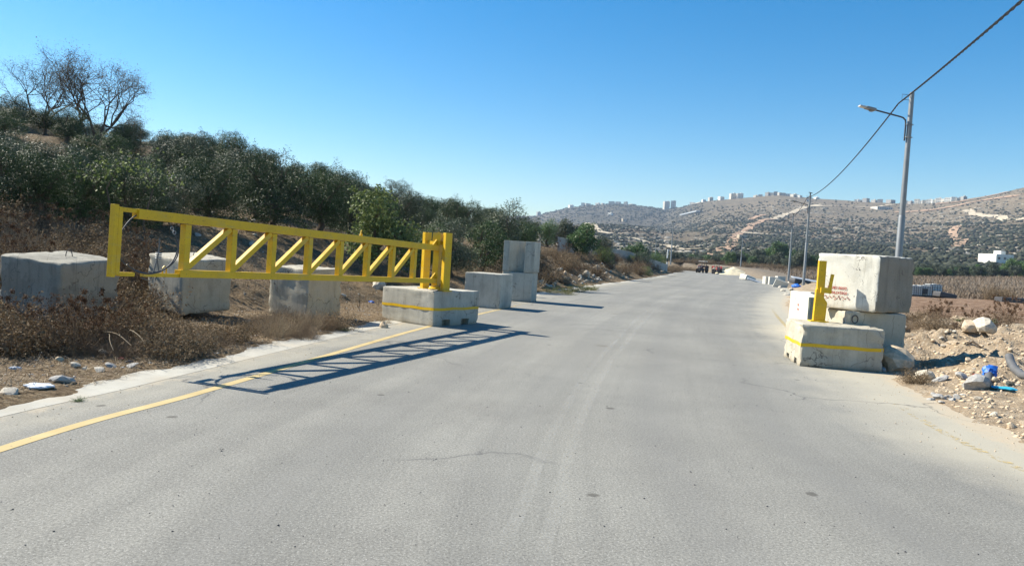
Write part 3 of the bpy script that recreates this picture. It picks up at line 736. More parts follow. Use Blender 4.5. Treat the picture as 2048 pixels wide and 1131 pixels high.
for x in ms: MB().box((x, 0, base+.135+(HT-.30)/2), (hwid, hwid, (HT-.29)/2)).build('upright', MT['yellow'], gate, bevel=.005)
for i in range(7):
    a = Vector((ms[i+1]-.02, 0, base+.15)); b = Vector((ms[i]+.08, 0, base+HT-.16))
    MB().bar(a, b, .048, .048, (0, 1, 0)).build('diagonal', MT['yellow'], gate, bevel=.005)
xe = GLN
e = empty('end_frame', (0, 0, 0)); D.objects.remove(e)
MB().box((xe-.035, 0, base+HT/2+.01), (.035, .05, HT/2+.02)).box((xe-.115, 0, base+HT/2+.01), (.035, .04, HT/2-.01)).build('end_post', MT['yellow'], gate, bevel=.004)
MB().box(((x_top+xe-.15)/2-.0, 0, base+HT-.035), ((xe-.15-x_top)/2, .04, .032)).build('end_rail', MT['yellow'], gate, bevel=.004)
g1 = gq(265); g2 = gq(283)
MB().box(((g1+xe-.15)/2, 0, base+.035), ((xe-.15-g1)/2, .04, .03)).build('end_rail', MT['yellow'], gate, bevel=.004)
MB().box(((g2+x_bot)/2, 0, base+.035), ((g2-x_bot)/2, .04, .03)).build('end_rail', MT['yellow'], gate, bevel=.004)
# cable loop
cxm = (gq(228)+gq(354))/2; rx = (gq(228)-gq(354))/2-.02; rz = .47
pts = [(cxm+rx*math.cos(a)*(1-.05*math.sin(3*a)), .02*math.sin(2*a), base+.53+rz*math.sin(a)) for a in np.linspace(-.5*math.pi, 1.5*math.pi, 44)]
MB().tube(pts, .011, 7, cap=False).build('cable_loop', MT['darkmetal'], gate, smooth=True)
pts = [(cxm+rx*.97*math.cos(a)+.03, .04, base+.50+rz*.95*math.sin(a)) for a in np.linspace(-.95*math.pi, -.25*math.pi, 20)]
MB().tube(pts, .012, 7).build('cable_loop', MT['darkmetal'], gate, smooth=True)
kx = gq(314)
MB().tube([(kx, .0, base+.62), (kx, 0, base+.42), (kx+.02, 0, base+.30), (kx+.1, 0, base+.02), (kx+.14, 0, base-.06), (kx+.28, 0, base-.02)], .011, 6).tube([(kx+.02, 0, base+.28), (kx-.02, 0, base+.1), (kx+.05, .01, base-.06)], .009, 6).build('hanging_cable', MT['hose'], gate, smooth=True)
mb = MB()
for k in range(4): mb.tube([(kx+.04*math.cos(a), .04*math.sin(a), base+.30+k*.028) for a in np.linspace(0, 6.28, 10)], .010, 5)
mb.build('cable_clamp', MT['galv'], gate)
mb = MB()
for k, (x_, z_) in enumerate(((gq(335), .79), (gq(340), .73))): mb.tube([(x_+.03*math.cos(a), .03, base+z_+.03*math.sin(a)) for a in np.linspace(0, 6.28, 12)], .008, 5)
mb.build('shackle', MT['galv'], gate)
hx = gq(327)
MB().tube([(hx+.03, 0, base+.06), (hx+.03, 0, base+.15), (hx, 0, base+.18), (hx-.04, 0, base+.16), (hx-.045, 0, base+.06)], .012, 6).build('hook', MT['yellow'], gate)
for k in range(9): MB().box((xe-.165, 0, base+.32+k*.075), (.022, .006, .004)).build('latch_tooth', MT['yellow'], gate)
# pivot post of the gate
PX = gq(871)
MB().box((PX, 0, (base+1.33)/2+.06), (.085, .085, (base+1.33)/2-.06)).build('pivot_post', MT['yellow'], gate, bevel=.006)
MB().box((PX, 0, base+1.33-.06), (.12, .12, .11)).lathe((PX, 0, base+1.30), [(.07, 0), (.07, .05), (.03, .06), (.03, .10), (.001, .10)], 12).build('pivot_cap', MT['yellow'], gate, bevel=0)
for (x0, z0, hh_) in ((PX+.09, base+HT, .18), (PX+.08, base+.13, .16)):
    MB().add([(x0, y_, z0) for y_ in (-.02, .02)]+[(x0+.22, y_, z0) for y_ in (-.02, .02)]+[(x0, y_, z0+hh_) for y_ in (-.02, .02)], [(0, 2, 4), (1, 5, 3), (0, 1, 3, 2), (2, 3, 5, 4), (4, 5, 1, 0)]).build('gusset', MT['yellow'], gate)
MB().lathe((PX, 0, .02), [(.19, 0), (.19, .03), (.14, .05), (.14, .08), (.001, .08)], 16).build('pivot_plate', MT['yellow'], gate)
mb = MB(); xg = gq(716)
mb.bar((xg-.04, 0, base+HT), (xg+.02, 0, base+HT+.10), .012).bar((xg+.05, 0, base+HT), (xg, 0, base+HT+.13), .012)
mb.build('bracket', MT['yellow'], gate)
# fixed hinge frame on the block
fr = empty('hinge_frame', (P0.x, P0.y, .935), 0, 'pair of tall yellow posts with a crossbar bolted on the left block, holding the gate', 'post frame')
pa = at(849, 570, 20.85); pb = at(890, 571, 20.05)
A_ = Vector((pa.x-P0.x, pa.y-P0.y, 0)); B_ = Vector((pb.x-P0.x, pb.y-P0.y, 0)); fd = (B_-A_).normalized(); fn = Vector((-fd.y, fd.x, 0)); zz = Vector((0, 0, 1))
for q_ in (A_, B_):
    MB().box(q_+zz*.795, (.105, .07, .785), (fd.cross(zz), fd, zz)).build('post', MT['yellow'], fr, bevel=.006)
    MB().box(q_+zz*.016, (.16, .14, .012), (fd, fn, zz)).box(q_+zz*.07+fn*.08, (.012, .07, .06), (fd, fn, zz)).build('foot_plate', MT['yellow'], fr)
MB().bar(A_+zz*1.30, B_+zz*1.30, .03, .045).build('crossbar', MT['yellow'], fr)
# catch post on the right block
cp = at(1637, 640, 17.2); cr_ = empty('catch_post', (cp.x, cp.y, .925), math.radians(-8), 'yellow steel catch post with a short side prong on the right striped block', 'post')
MB().box((0, 0, .72), (.072, .012, .70)).box((-.072, .05, .72), (.01, .06, .70)).box((.072, .05, .72), (.01, .06, .70)).build('channel', MT['yellow'], cr_, bevel=.003)
mb = MB(); mb.add([(-.12, -.02, 0), (.14, -.02, 0), (.16, -.02, .45), (-.06, -.02, .78), (-.1, -.02, .75), (-.12, .12, 0), (.14, .12, 0), (.16, .12, .45), (-.06, .12, .78), (-.1, .12, .75)],
                  [(0, 1, 2, 3, 4), (9, 8, 7, 6, 5), (0, 5, 6, 1), (1, 6, 7, 2), (2, 7, 8, 3), (3, 8, 9, 4), (4, 9, 5, 0)])
mb.build('lower_bracket', MT['yellow'], cr_, bevel=.004)
MB().box((.10, -.03, .74), (.12, .06, .065)).build('catch_box', MT['yellow'], cr_, bevel=.006)
MB().bar((.185, -.03, .79), (.225, -.03, 1.12), .032, .04).build('prong', MT['yellow'], cr_, bevel=.005)
MB().box((0, .04, .012), (.2, .16, .012)).build('base_plate', MT['yellow'], cr_)

# ------------------------------------------------------------------ lamp posts and cable
def lamp_post(px, pyb, Y, H, label, base_z=None, lean=0., arm=True, r0=.16):
    p = at(px, pyb, Y); z = TZ(p.x, p.y)-.1 if base_z is None else base_z
    root = empty('street_lamp' if arm else 'utility_pole', (p.x, p.y, z), 0, label, 'street lamp' if arm else 'utility pole', 'steel poles along the road')
    L = H
    MB().tube([(0, 0, 0), (0, 0, L*.47), (0, 0, L*.475)], [r0, r0*.86, r0*.78], 16).tube([(0, 0, L*.47), (0, 0, L)], [r0*.76, r0*.60], 16).build('pole', MT['galv'], root, True)
    if arm:
        mb = MB(); z0 = L-1.35
        mb.tube([(-.17, 0, z0-.75), (-.17, 0, z0), (-.19, 0, z0+.14), (-.30, 0, z0+.24), (-.45, 0, z0+.28), (-1.55, 0, z0+.50)], .035, 8)
        mb.build('arm', MT['darkmetal'] if Y > 20 else MT['galv'], root, True)
        for dz in (-.05, -.6): MB().tube([(-.17+.17*(1+math.cos(a))/2*1.9, .15*math.sin(a), z0+dz) for a in np.linspace(0, 6.28, 16)], .014, 5).build('clamp', MT['galv'], root)
        lh = MB(); c = Vector((-1.78, 0, z0+.545)); d = Vector((-1, 0, .19)).normalized(); yv = Vector((0, 1, 0)); up_ = d.cross(yv)*-1
        up_ = Vector((.19, 0, 1)).normalized()
        lh.box(c+d*-.02, (.22, .14, .055), (d, yv, up_)).build('lamp_head', MT['galv'], root, bevel=.02)
        lh = MB().box(c+d*.32-up_*.0, (.16, .12, .035), (d, yv, up_)).build('lamp_reflector', MT['lens'], root, bevel=.01)
        MB().lathe(c+d*-.1-up_*.12, [(.04, 0), (.11, .03), (.12, .08), (.001, .08)], 12).build('driver_box', MT['galv'], root)
        MB().tube([(-.05, 0, L-.12), (-.42, 0, L-.10), (-.42, 0, L-.32), (-.05, 0, L-.34)], .012, 5).build('bracket', MT['darkmetal'], root)
        if Y > 50: MB().box((.0, 0, L+.12), (.05, .05, .14)).bar((-.18, 0, L+.28), (.22, 0, L+.20), .07, .03).build('top_fitting', MT['darkmetal'], root)
    else:
        MB().box((0, 0, L-.3), (.35, .05, .05)).build('crossarm', MT['darkmetal'], root)
    return root, Vector((p.x, p.y, z))
# near post
pT = at(1818, 190, 32.6); lp1, b1 = lamp_post(1790, 600, 32.6, 10.2, 'tall near street lamp rising behind the whitewashed cube', None)
b1z = lp1.location.z; H1 = pT.z-b1z
lp1.scale = (1, 1, 1)
lp2, b2_ = lamp_post(1606, 578, 84., 10.3, 'street lamp just left of the yellow catch post beyond the white block')
lp3, b3_ = lamp_post(1577, 553, 113., 10.0, 'thinner street lamp left of the one by the white block', base_z=.35)
lp4, b4_ = lamp_post(1480, 548, 195., 9.6, 'small far street lamp beside the sand pile', base_z=.0)
lp5, b5_ = lamp_post(1341, 528, 168., 10.0, 'bare pole at the end of the grey wall beside the striped post', base_z=1.5, arm=False)
lp6, _ = lamp_post(1311, 500, 260., 6.6, 'small faint pole between the wall trees and the far slope', base_z=2.5, arm=False)
lp7, _ = lamp_post(1389, 523, 300., 5.2, 'tiny faint pole above the two tractors', base_z=2.4, arm=False)
def cable(name, a, b, sag, rad, label, n=60):
    a = Vector(a); b = Vector(b); mb = MB(); L = (b-a).length
    ctr = [a.lerp(b, t)-Vector((0, 0, sag*4*t*(1-t))) for t in np.linspace(0, 1, n)]
    if rad > .02:
        for k in range(2):
            pts = []
            N = int(L/.10)
            for i in range(N+1):
                t = i/N; p = a.lerp(b, t)-Vector((0, 0, sag*4*t*(1-t))); an = t*L*7+k*math.pi
                pts.append(p+Vector((math.cos(an)*rad*.55, 0, math.sin(an)*rad*.55)))
            mb.tube(pts, rad*.72, 5, cap=False)
    else: mb.tube(ctr, rad, 5)
    return tag(mb.build(name, MT['black'], None, True), label, 'cable', 'overhead cables')
top1 = at(1797, 207, 32.3); top2 = lp2.location+Vector((-.3, 0, 10.0)); top3 = lp3.location+Vector((-.3, 0, 9.7)); top4 = lp4.location+Vector((-.3, 0, 9.3))
ex = at(2035, -2, 15.0)
prev = top1+(ex-top1)*1.75
cable('overhead_cable', prev, top1, .12, .030, 'thick twisted black cable from the near lamp out of the top right corner')
cable('overhead_cable', top1, top2, .80, .030, 'sagging black cable between the near lamp and the lamp by the white block')
cable('overhead_cable', top2, top3, .5, .03, 'short black cable between the two lamps beyond the white block')
cable('overhead_cable', top3, top4, 1.0, .03, 'thin far cable running on to the lamp beside the sand pile')

# ------------------------------------------------------------------ vegetation prototypes (all numpy)
def leaf_cards(P, N, ln, wd, jit=1.0, up=.0):
    """one quad leaf at each point P, long axis random around N"""
    n = len(P); a = rng.normal(size=(n, 3))*jit+N; a[:, 2] += up; a /= np.linalg.norm(a, axis=1)[:, None]
    b = np.cross(a, rng.normal(size=(n, 3))); b /= np.linalg.norm(b, axis=1)[:, None]
    L = ln*rng.uniform(.6, 1.3, n)[:, None]; W_ = wd*rng.uniform(.7, 1.2, n)[:, None]
    V = np.stack([P-b*W_*.15, P+a*L*.45-b*W_*.5, P+a*L, P+a*L*.45+b*W_*.5], 1).reshape(-1, 3)
    return V, np.arange(4*n).reshape(n, 4)
def leaf_shell(P, N, ln, wd, k=.75):
    """leaves lying roughly along the clump's surface, so each clump has a lit and a shaded side"""
    n = len(P); nn = N+rng.normal(size=(n, 3))*k; nn /= np.linalg.norm(nn, axis=1)[:, None]
    a = np.cross(nn, rng.normal(size=(n, 3))); a /= np.linalg.norm(a, axis=1)[:, None]; b = np.cross(nn, a)
    L = ln*rng.uniform(.6, 1.3, n)[:, None]; W_ = wd*rng.uniform(.7, 1.2, n)[:, None]
    V = np.stack([P-b*W_*.15, P+a*L*.45-b*W_*.5, P+a*L, P+a*L*.45+b*W_*.5], 1).reshape(-1, 3)
    return V, np.arange(4*n).reshape(n, 4)
def sph(n, sq=1.):
    v = rng.normal(size=(n, 3)); v /= np.linalg.norm(v, axis=1)[:, None]; v[:, 2] *= sq; return v
def crown_points(blobs, n, fill=.55):
    out = []; nr = []; vol = np.array([b[3]**2 for b in blobs]); cnt = (n*vol/vol.sum()).astype(int)
    for (x, y, z, r, sq), c in zip(blobs, cnt):
        d = sph(c); k = rng.uniform(fill, 1.04, c)**.5; rough_ = 1+.22*np.sin(d[:, 0]*7+x*3)*np.sin(d[:, 1]*6+y*5)*np.cos(d[:, 2]*5+z)
        p = d*(r*k*rough_)[:, None]; p[:, 2] *= sq; out.append(p+np.array([x, y, z])); nr.append(d)
    return np.concatenate(out), np.concatenate(nr)
def tree_proto(kind, seed):
    global rng
    rng = np.random.default_rng(seed); random.seed(seed)
    cfg = dict(olive=(3.6, 1.9, 15, 19000, .10, .034), small=(2.6, 1.35, 10, 9000, .10, .030), green=(3.4, 1.6, 12, 8000, .15, .08),
               belt=(5.0, 2.3, 16, 5200, .30, .17), fig=(3.0, 1.45, 12, 5200, .13, .09), far=(3.6, 1.9, 10, 1500, .42, .24))[kind]
    Ht, Rd, nb, nl, ll, lw = cfg
    blobs = []
    for i in range(nb):
        an = i*2.4+rng.uniform(-.4, .4); rr = Rd*rng.uniform(.25, .78) if i else 0; hz = Ht*rng.uniform(.20, .84)
        rr *= 1-.45*max(0, (hz/Ht-.6)/.4)
        blobs.append((math.cos(an)*rr, math.sin(an)*rr, hz, Rd*rng.uniform(.32, .52), rng.uniform(.75, 1.05)))
    P, N = crown_points(blobs, nl)
    kp = P[:, 2] > .07*Ht; P = P[kp]; N = N[kp]+np.array([0, 0, .35])
    # shoots sticking out of the top
    for k in range(22 if kind in ('olive', 'small') else 6):
        b = blobs[rng.integers(len(blobs))]; d = sph(1)[0]; d[2] = abs(d[2])+.5; d /= np.linalg.norm(d)
        st = np.array(b[:3])+d*b[3]*.85; m = 34; t_ = np.linspace(0, 1, m)[:, None]
        P = np.vstack([P, st+d*t_*Rd*.26+rng.normal(size=(m, 3))*.035*Rd]); N = np.vstack([N, np.tile(d*1.2, (m, 1))])
    V, Fq = leaf_shell(P, N, ll, lw)
    lm = npmesh('crown', V, Fq)
    mb = MB(); r0 = .05*Ht
    tw = [(0, 0, -.3), (.06, .02, .1), (rng.uniform(-.12, .12), rng.uniform(-.1, .1), Ht*.16), (rng.uniform(-.2, .2), rng.uniform(-.2, .2), Ht*.3)]
    mb.tube(tw, [r0*1.5, r0*1.1, r0*.9, r0*.75], 9)
    for b in blobs[:9]:
        mid = Vector(tw[3]).lerp(Vector(b[:3]), .5)+Vector(rng.normal(size=3)*.12)
        mb.tube([tw[3], mid, b[:3]], [r0*.5, r0*.3, r0*.12], 6)
        for q_ in range(3):
            e_ = Vector(b[:3])+Vector(sph(1)[0])*b[3]*.8; mb.tube([mid, Vector(b[:3]).lerp(e_, .3), e_], [r0*.16, r0*.1, r0*.05], 4)
    return lm, mb.mesh('trunk')
def bare_tree(seed, Ht=9.):
    random.seed(seed); mb = MB(); tips = []
    def grow(p, d, L, r, dep):
        if dep == 0 or r < .006: tips.append(p); return
        q_ = p+d*L*.5+Vector((random.gauss(0, .05), random.gauss(0, .05), 0))*L; e_ = q_+(d+Vector((random.gauss(0, .18), random.gauss(0, .18), random.gauss(0, .1)))).normalized()*L*.5
        mb.tube([p, q_, e_], [r, r*.85, r*.7], 5 if r > .03 else 3, cap=False)
        for k in range(3 if dep > 2 else 4):
            nd = (d*(.75)+Vector((random.gauss(0, .55), random.gauss(0, .55), random.gauss(.12, .4)))).normalized()
            grow(e_, nd, L*random.uniform(.62, .84), max(.0065, r*random.uniform(.5, .64)), dep-1)
    for k in range(4):
        an = k*1.57+random.random(); grow(Vector((0, 0, -.3)), Vector((math.cos(an)*.6, math.sin(an)*.35, 1)).normalized(), Ht*.27, .11, 6)
    P = np.array([t[:] for t in tips]); P = P[rng.integers(0, len(P), 9000)]+rng.normal(size=(9000, 3))*.26
    V, Fq = leaf_cards(P, sph(len(P)), .09, .035)
    return npmesh('dry_leaves', V, Fq), mb.mesh('branches')
def stems(n, H, spread, rad, curl=.25, segs=3, base=.1):
    """thin 3-sided curved stems, numpy"""
    V = []; Fs = []; tips = []; c = 0
    for i in range(n):
        an = rng.uniform(0, 6.283); b = rng.uniform(0, 1)**.5*base; p = np.array([math.cos(an)*b, math.sin(an)*b, -.03])
        lean = rng.uniform(0, spread); an2 = an+rng.normal()*.7; d = np.array([math.cos(an2)*math.sin(lean), math.sin(an2)*math.sin(lean), math.cos(lean)])
        L = H*rng.uniform(.45, 1.1)/segs; r = rad*rng.uniform(.7, 1.2)
        for s_ in range(segs+1):
            x = np.cross(d, [0, 0, 1.]) if abs(d[2]) < .95 else np.array([1., 0, 0]); x /= np.linalg.norm(x); y = np.cross(d, x); rr = r*(1-.7*s_/segs)
            for k in range(3): a = k*2.0944; V.append(p+(x*math.cos(a)+y*math.sin(a))*rr)
            if s_: 
                for k in range(3): a0 = c+(s_-1)*3+k; a1 = c+(s_-1)*3+(k+1) % 3; Fs.append((a0, a1, a1+3, a0+3))
            tips.append(p.copy())
            p = p+d*L; d = d+rng.normal(size=3)*curl; d /= np.linalg.norm(d)
        c += 3*(segs+1)
    return V, Fs, np.array(tips)
def bush_proto(kind, seed):
    global rng
    rng = np.random.default_rng(seed)
    if kind == 'brush':   V, Fs, T_ = stems(330, .62, 1.35, .0042, .34, 4, .28); nl, ll, lw, mt, st = 900, .022, .012, 'dry', 'twig'
    elif kind == 'seed':  V, Fs, T_ = stems(110, .95, .8, .0045, .2, 4, .25); nl, ll, lw, mt, st = 1900, .035, .022, 'red_dry', 'twig'
    elif kind == 'straw': V, Fs, T_ = stems(150, .7, .9, .004, .15, 3, .25); nl, ll, lw, mt, st = 260, .05, .012, 'dry', 'twig_pale'
    elif kind == 'green': V, Fs, T_ = stems(60, .55, 1.1, .004, .25, 3, .15); nl, ll, lw, mt, st = 1500, .05, .02, 'green', 'twig'
    elif kind == 'herb': V, Fs, T_ = stems(80, .6, 1.0, .004, .25, 3, .3); nl, ll, lw, mt, st = 2200, .05, .022, 'herb', 'twig'
    elif kind == 'broad': V, Fs, T_ = stems(30, .4, 1.3, .005, .25, 3, .2); nl, ll, lw, mt, st = 420, .10, .075, 'green', 'twig'
    else:                 V, Fs, T_ = stems(90, .9, 1.2, .006, .35, 4, .35); nl, ll, lw, mt, st = 3200, .06, .03, 'dry', 'twig'
    P = T_[rng.integers(0, len(T_), nl)]; P = P+rng.normal(size=P.shape)*(.03 if kind != 'mound' else .08); P[:, 2] = np.maximum(P[:, 2], .01)
    if kind == 'seed':
        hi = T_[T_[:, 2] > .55]; 
        if len(hi): k = hi[rng.integers(0, len(hi), 34)]; P[:1000] = np.repeat(k, 30, 0)[:1000]+rng.normal(size=(1000, 3))*.022
    LV, LF = leaf_cards(P, sph(nl), ll, lw)
    return npmesh('leaves', LV, LF), npmesh('stems', V, Fs), mt, st
TP = {}
for kd, n_ in (('olive', 5), ('small', 3), ('green', 2), ('belt', 3), ('fig', 2), ('far', 4)):
    TP[kd] = [tree_proto(kd, 100+10*len(TP)+i) for i in range(n_)]
BP = {k: [bush_proto(k, 300+i*7+len(k)) for i in range(n_)] for k, n_ in (('brush', 3), ('seed', 3), ('straw', 2), ('green', 2), ('herb', 2), ('broad', 1), ('mound', 2))}
def tree(name, kind, x, y, sc, label, group, leaf='olive', z=None, sz=1., tilt=0., bark='bark', cat='tree'):
    lm, tm = random.choice(TP[kind]); key = (lm.name, leaf)
    if key not in MC:
        m_ = lm.copy() if any(k[0] == lm.name for k in MC) else lm
        m_.materials.clear(); m_.materials.append(MT[leaf]); MC[key] = m_
    if not tm.materials: tm.materials.append(MT[bark])
    z = TZ(x, y) if z is None else z
    r = empty(name, (x, y, z-.05), random.uniform(0, 6.28), label, cat, group); r.scale = (sc, sc, sc*sz)
    for nm, m_ in (('crown', MC[key]), ('trunk', tm)):
        o = D.objects.new(nm, m_); COL.objects.link(o); o.parent = r
    return r
MC = {}
def bush(name, kind, x, y, sc, label, group, z=None, sz=1., cat='bush', dz=0.):
    lm, sm, mt, st = random.choice(BP[kind])
    if not lm.materials: lm.materials.append(MT[mt])
    if not sm.materials: sm.materials.append(MT[st])
    z = (TZ(x, y) if z is None else z)+dz
    r = empty(name, (x, y, z-.02), random.uniform(0, 6.28), label, cat, group); r.scale = (sc, sc, sc*sz)
    for nm, m_ in (('leaves', lm), ('stems', sm)):
        o = D.objects.new(nm, m_); COL.objects.link(o); o.parent = r
    return r

# ------------------------------------------------------------------ hillside olives
random.seed(11)
placed = []
front = [  # picture column, distance, kind, scale, squash, label
 (30, 25, 'olive', .64, 1.0, 'dark olive tree at the left picture edge above the brown scrub'),
 (120, 26, 'olive', .66, 1.0, 'dark olive tree above the big weathered cube, left of the pale vine leaves'),
 (215, 27, 'olive', .70, .95, 'dark olive tree with pale vine leaves in front of it'),
 (18, 21.5, 'olive', .60, 1.0, 'low olive bush at the very left edge just above the brown scrub'), (92, 22.5, 'olive', .58, 1.0, 'low olive bush right above the brown scrub over the weathered cube'),
 (165, 23.5, 'olive', .60, 1.0, 'low olive bush between the weathered cube and the vine leaves'), (258, 24.5, 'olive', .62, .95, 'low olive bush left of the spreading one behind the gate end'),
 (318, 26.5, 'olive', 0.68, .85, 'low spreading olive tree right behind the free end of the gate'),
 (415, 28.5, 'olive', 0.78, .95, 'wide dark olive tree behind the left half of the gate truss'),
 (545, 31.5, 'olive', 0.9, 1.05, 'olive tree with a leaning trunk beside the stony bare patch'),
 (640, 33.5, 'olive', 0.88, 1.0, 'olive tree above the middle of the gate, left of the pale green fig'),
 (700, 36, 'olive', 0.86, 1.0, 'shaded olive tree directly left of the pale green fig'),
 (838, 32.5, 'olive', 0.8, .95, 'rounded olive tree behind the right end of the gate'),
 (905, 37, 'olive', 0.88, 1.0, 'olive tree behind the pair of tall yellow posts'),
 (968, 41.0, 'small', 1.25, 1.0, 'olive tree left of the two-high cube stack'),
 (1012, 46.0, 'small', 1.30, 1.15, 'olive tree with a tall shoot just behind the two-high cube stack'),
 (1050, 52.0, 'small', 1.15, 1.0, 'last dark olive tree of the row, right of the stack top'),
]
for px, Y, kd, sc, sz, lab in front:
    p = at(px, 440, Y); tree('olive_tree', kd, p.x, Y, sc, lab, 'olive trees on the left hillside', leaf=random.choice(('olive', 'olive_b', 'olive_c')), sz=sz); placed.append((p.x, Y))
p = at(758, 440, 30.0); tree('fig_tree', 'fig', p.x, 30.0, 1.08, 'pale green broad-leaved fig tree among the dark olives above the gate', None, leaf='lime', sz=1.0); placed.append((p.x, 31))
for px, Y, lab, zz_ in ((222, 21.0, 'pale green vine leaves catching light in front of the dark olives, left clump', 1.5), (300, 22.5, 'pale green vine leaves catching light in front of the dark olives, right clump', 1.7)):
    p = at(px, 345, Y); lm, tm = TP['fig'][0]
    c = lm.copy(); c.materials.clear(); c.materials.append(MT['lime'])
    # a climbing shoot: the top part of a small crown
    r = empty('vine', (p.x, Y, TZ(p.x, Y)), random.random()*6, lab, 'vine'); 
    zt = p.z-r.location.z
    n_ = 200; P = rng.normal(size=(n_, 3))*np.array([.36, .3, .28]); P[:, 2] += zt; P[:, 0] += .35*np.sin(P[:, 2]*5)
    V_, F_ = leaf_cards(P, sph(n_), .095, .075); link('leaves', npmesh('leaves', V_, F_), MT['lime'], r)
    MB().tube([(0, 0, 0), (.1, .1, zt*.4), (-.1, 0, zt*.8), (.1, 0, zt)], [.03, .025, .02, .01], 6).build('stem', MT['bark'], r)
cand = []
for i in range(9000):
    Y = 17+115*random.random()**.8; u = random.uniform(-.80, .13); cand.append((u*Y, Y))
C_ = np.array(cand); dlc = sdist(C_[:, 0], C_[:, 1], LL, 1); zc = terrain(C_[:, 0], C_[:, 1])
cnt = 0
OLAB = ['dark olive tree standing in the dense grove up the left hillside']
for (x, y), d_, z_ in zip(cand, dlc, zc):
    u = x/y; pxv = 1024+u*1480
    if d_ < 11.5 or (y < 40 and pxv > 480 and d_ < 12) or (pxv > 880 and d_ < 11) or (pxv > 1060): continue
    if 395 < pxv < 500 and 24 < y < 38: continue          # the stony bare patch between the trees
    if d_ > 62: continue
    if pxv < 270 and y > 44 and random.random() < .7: continue
    if any((x-a)**2+(y-b)**2 < (2.5+.012*y)**2 for a, b in placed): continue
    placed.append((x, y)); cnt += 1
    tree('olive_tree', 'olive' if y < 55 else random.choice(('olive', 'small')), x, y, random.uniform(.66, .94)*(.74 if pxv < 330 else 1.), OLAB[0], 'olive trees on the left hillside', leaf=random.choice(('olive', 'olive_b', 'olive_c', 'olive_c')), z=z_, sz=random.uniform(.75, 1.0))
    if cnt > 255: break
# bare trees on the skyline
for px, Y, Ht, sd, lab in ((190, 46, 7.4, 3, 'half-bare leaning tree on the skyline, right one of the two'), (88, 50, 7.6, 5, 'half-bare spreading tree on the skyline, left one of the two')):
    p = at(px, 240, Y); lm, bm_ = bare_tree(sd, Ht); r = empty('bare_tree', (p.x, Y, TZ(p.x, Y)-.1), .4*sd, lab, 'tree', 'half-bare trees on the skyline')
    bm_.materials.append(MT['bark']); lm.materials.append(MT['dry']); link('branches', bm_, MT['bark'], r); link('dry_leaves', lm, MT['dry'], r)
    zt = at(px, 112, Y).z-r.location.z; top = max(v.co.z for v in bm_.vertices); k = zt/top; r.scale = (k*.86, k*.86, k)

# brown scrub on the slope above the big cube
random.seed(21)
def scat(n, fn, mind, tries=4000):
    out = []
    for _ in range(tries):
        if len(out) >= n: break
        x, y = fn()
        if all((x-a)**2+(y-b)**2 > mind**2 for a, b in out): out.append((x, y))
    return out
for i, (x, y) in enumerate(scat(58, lambda: (lambda Y, u: (u*Y, Y))(random.uniform(15.2, 21.5), random.uniform(-.74, -.50)), .75)):
    bush('dry_bush', random.choice(('mound', 'mound', 'seed', 'straw')), x, y, random.uniform(.75, 1.25), 'brown dry bush on the slope above the weathered cube', 'brown scrub on the left slope')
# dry weeds on the verge in front of the cubes
lab1 = 'reddish dry weed with dark seed heads in front of the weathered cube'
for x, y in scat(12, lambda: (random.uniform(-8.9, -6.35), random.uniform(11.3, 13.1)), .40):
    if y > 11.3+(x+8.9)*.0: bush('dry_weed', random.choice(('seed', 'seed', 'mound')), x, y, random.uniform(.75, 1.05), lab1, 'weeds before the weathered cube')
lab2 = 'tangled brown brush heaped along the gutter below the end of the gate'
for x, y in scat(22, lambda: (lambda Y: (random.uniform(-7.2, -5.05-.0*Y), Y))(random.uniform(11.6, 14.6)), .42):
    if x < -5.0-.30*(13.2-y)*(y < 13.2): bush('dry_brush', random.choice(('brush', 'brush', 'mound')), x, y, random.uniform(.55, .85), lab2, 'brush heap along the gutter')
lab3 = 'thin dry brush in front of the pale cube behind the middle of the gate'
for x, y in scat(22, lambda: (lambda Y: (random.uniform(-5.7, -4.25), Y))(random.uniform(15.2, 18.0)), .34):
    bush('dry_brush', random.choice(('brush', 'straw', 'brush')), x, y, random.uniform(.55, .85), lab3, 'brush before the middle cube')
bush('dry_weed', 'mound', -4.05, 17.6, .62, 'dark brown dead weed right of the brush before the middle cube', None)
bush('dry_weed', 'straw', -3.3, 19.75, .45, 'small dead stalk against the striped left block', None)
for px, py, s_, lb in ((157, 797, .20, 'small low green weed growing at the edge of the gutter'), (690, 660, .30, 'small green weed at the end of the middle brush')):
    p = gp(px, py, .03); bush('green_weed', 'green', p.x, p.y, s_, lb, None, z=.02, sz=.6)
p = gp(1026, 598); bush('green_weed', 'green', p.x-.1, p.y-.2, 1.0, 'yellow-green shrub between the single cube and the two-high stack', None, z=0)
# bank beyond the stack
random.seed(31)
lb = 'dry brown bush on the bank beyond the two-high stack'
def bank():
    Y = random.uniform(36, 118); i = np.argmin(np.abs(LL[:, 1]-Y)); d = random.uniform(2.4, 7.5); return (LL[i][0]-d, Y)
for x, y in scat(90, bank, .8):
    bush('dry_bush', random.choice(('mound', 'straw', 'mound', 'seed')), x, y, random.uniform(.7, 1.2)*(1+.004*y), lb, 'dry bushes on the bank')
for px, Y, s_ in ((1130, 42, 1.2), (1155, 44, 1.3), (1180, 47, 1.2), (1105, 41, 1.1), (950, 30.5, 1.0), (970, 31.5, .9), (1140, 40, .8), (1185, 48, .9)):
    p = at(px, 520, Y); bush('green_bush', 'herb', p.x, Y, s_, 'yellow-green bush on the verge beside the two-high stack', 'green bushes on the bank', sz=.7)
p = gp(1300, 553); tree('round_shrub', 'small', p.x-.6, p.y, .78, 'round dark green shrub on the left kerb in the bend', None, leaf='green', z=-.5)
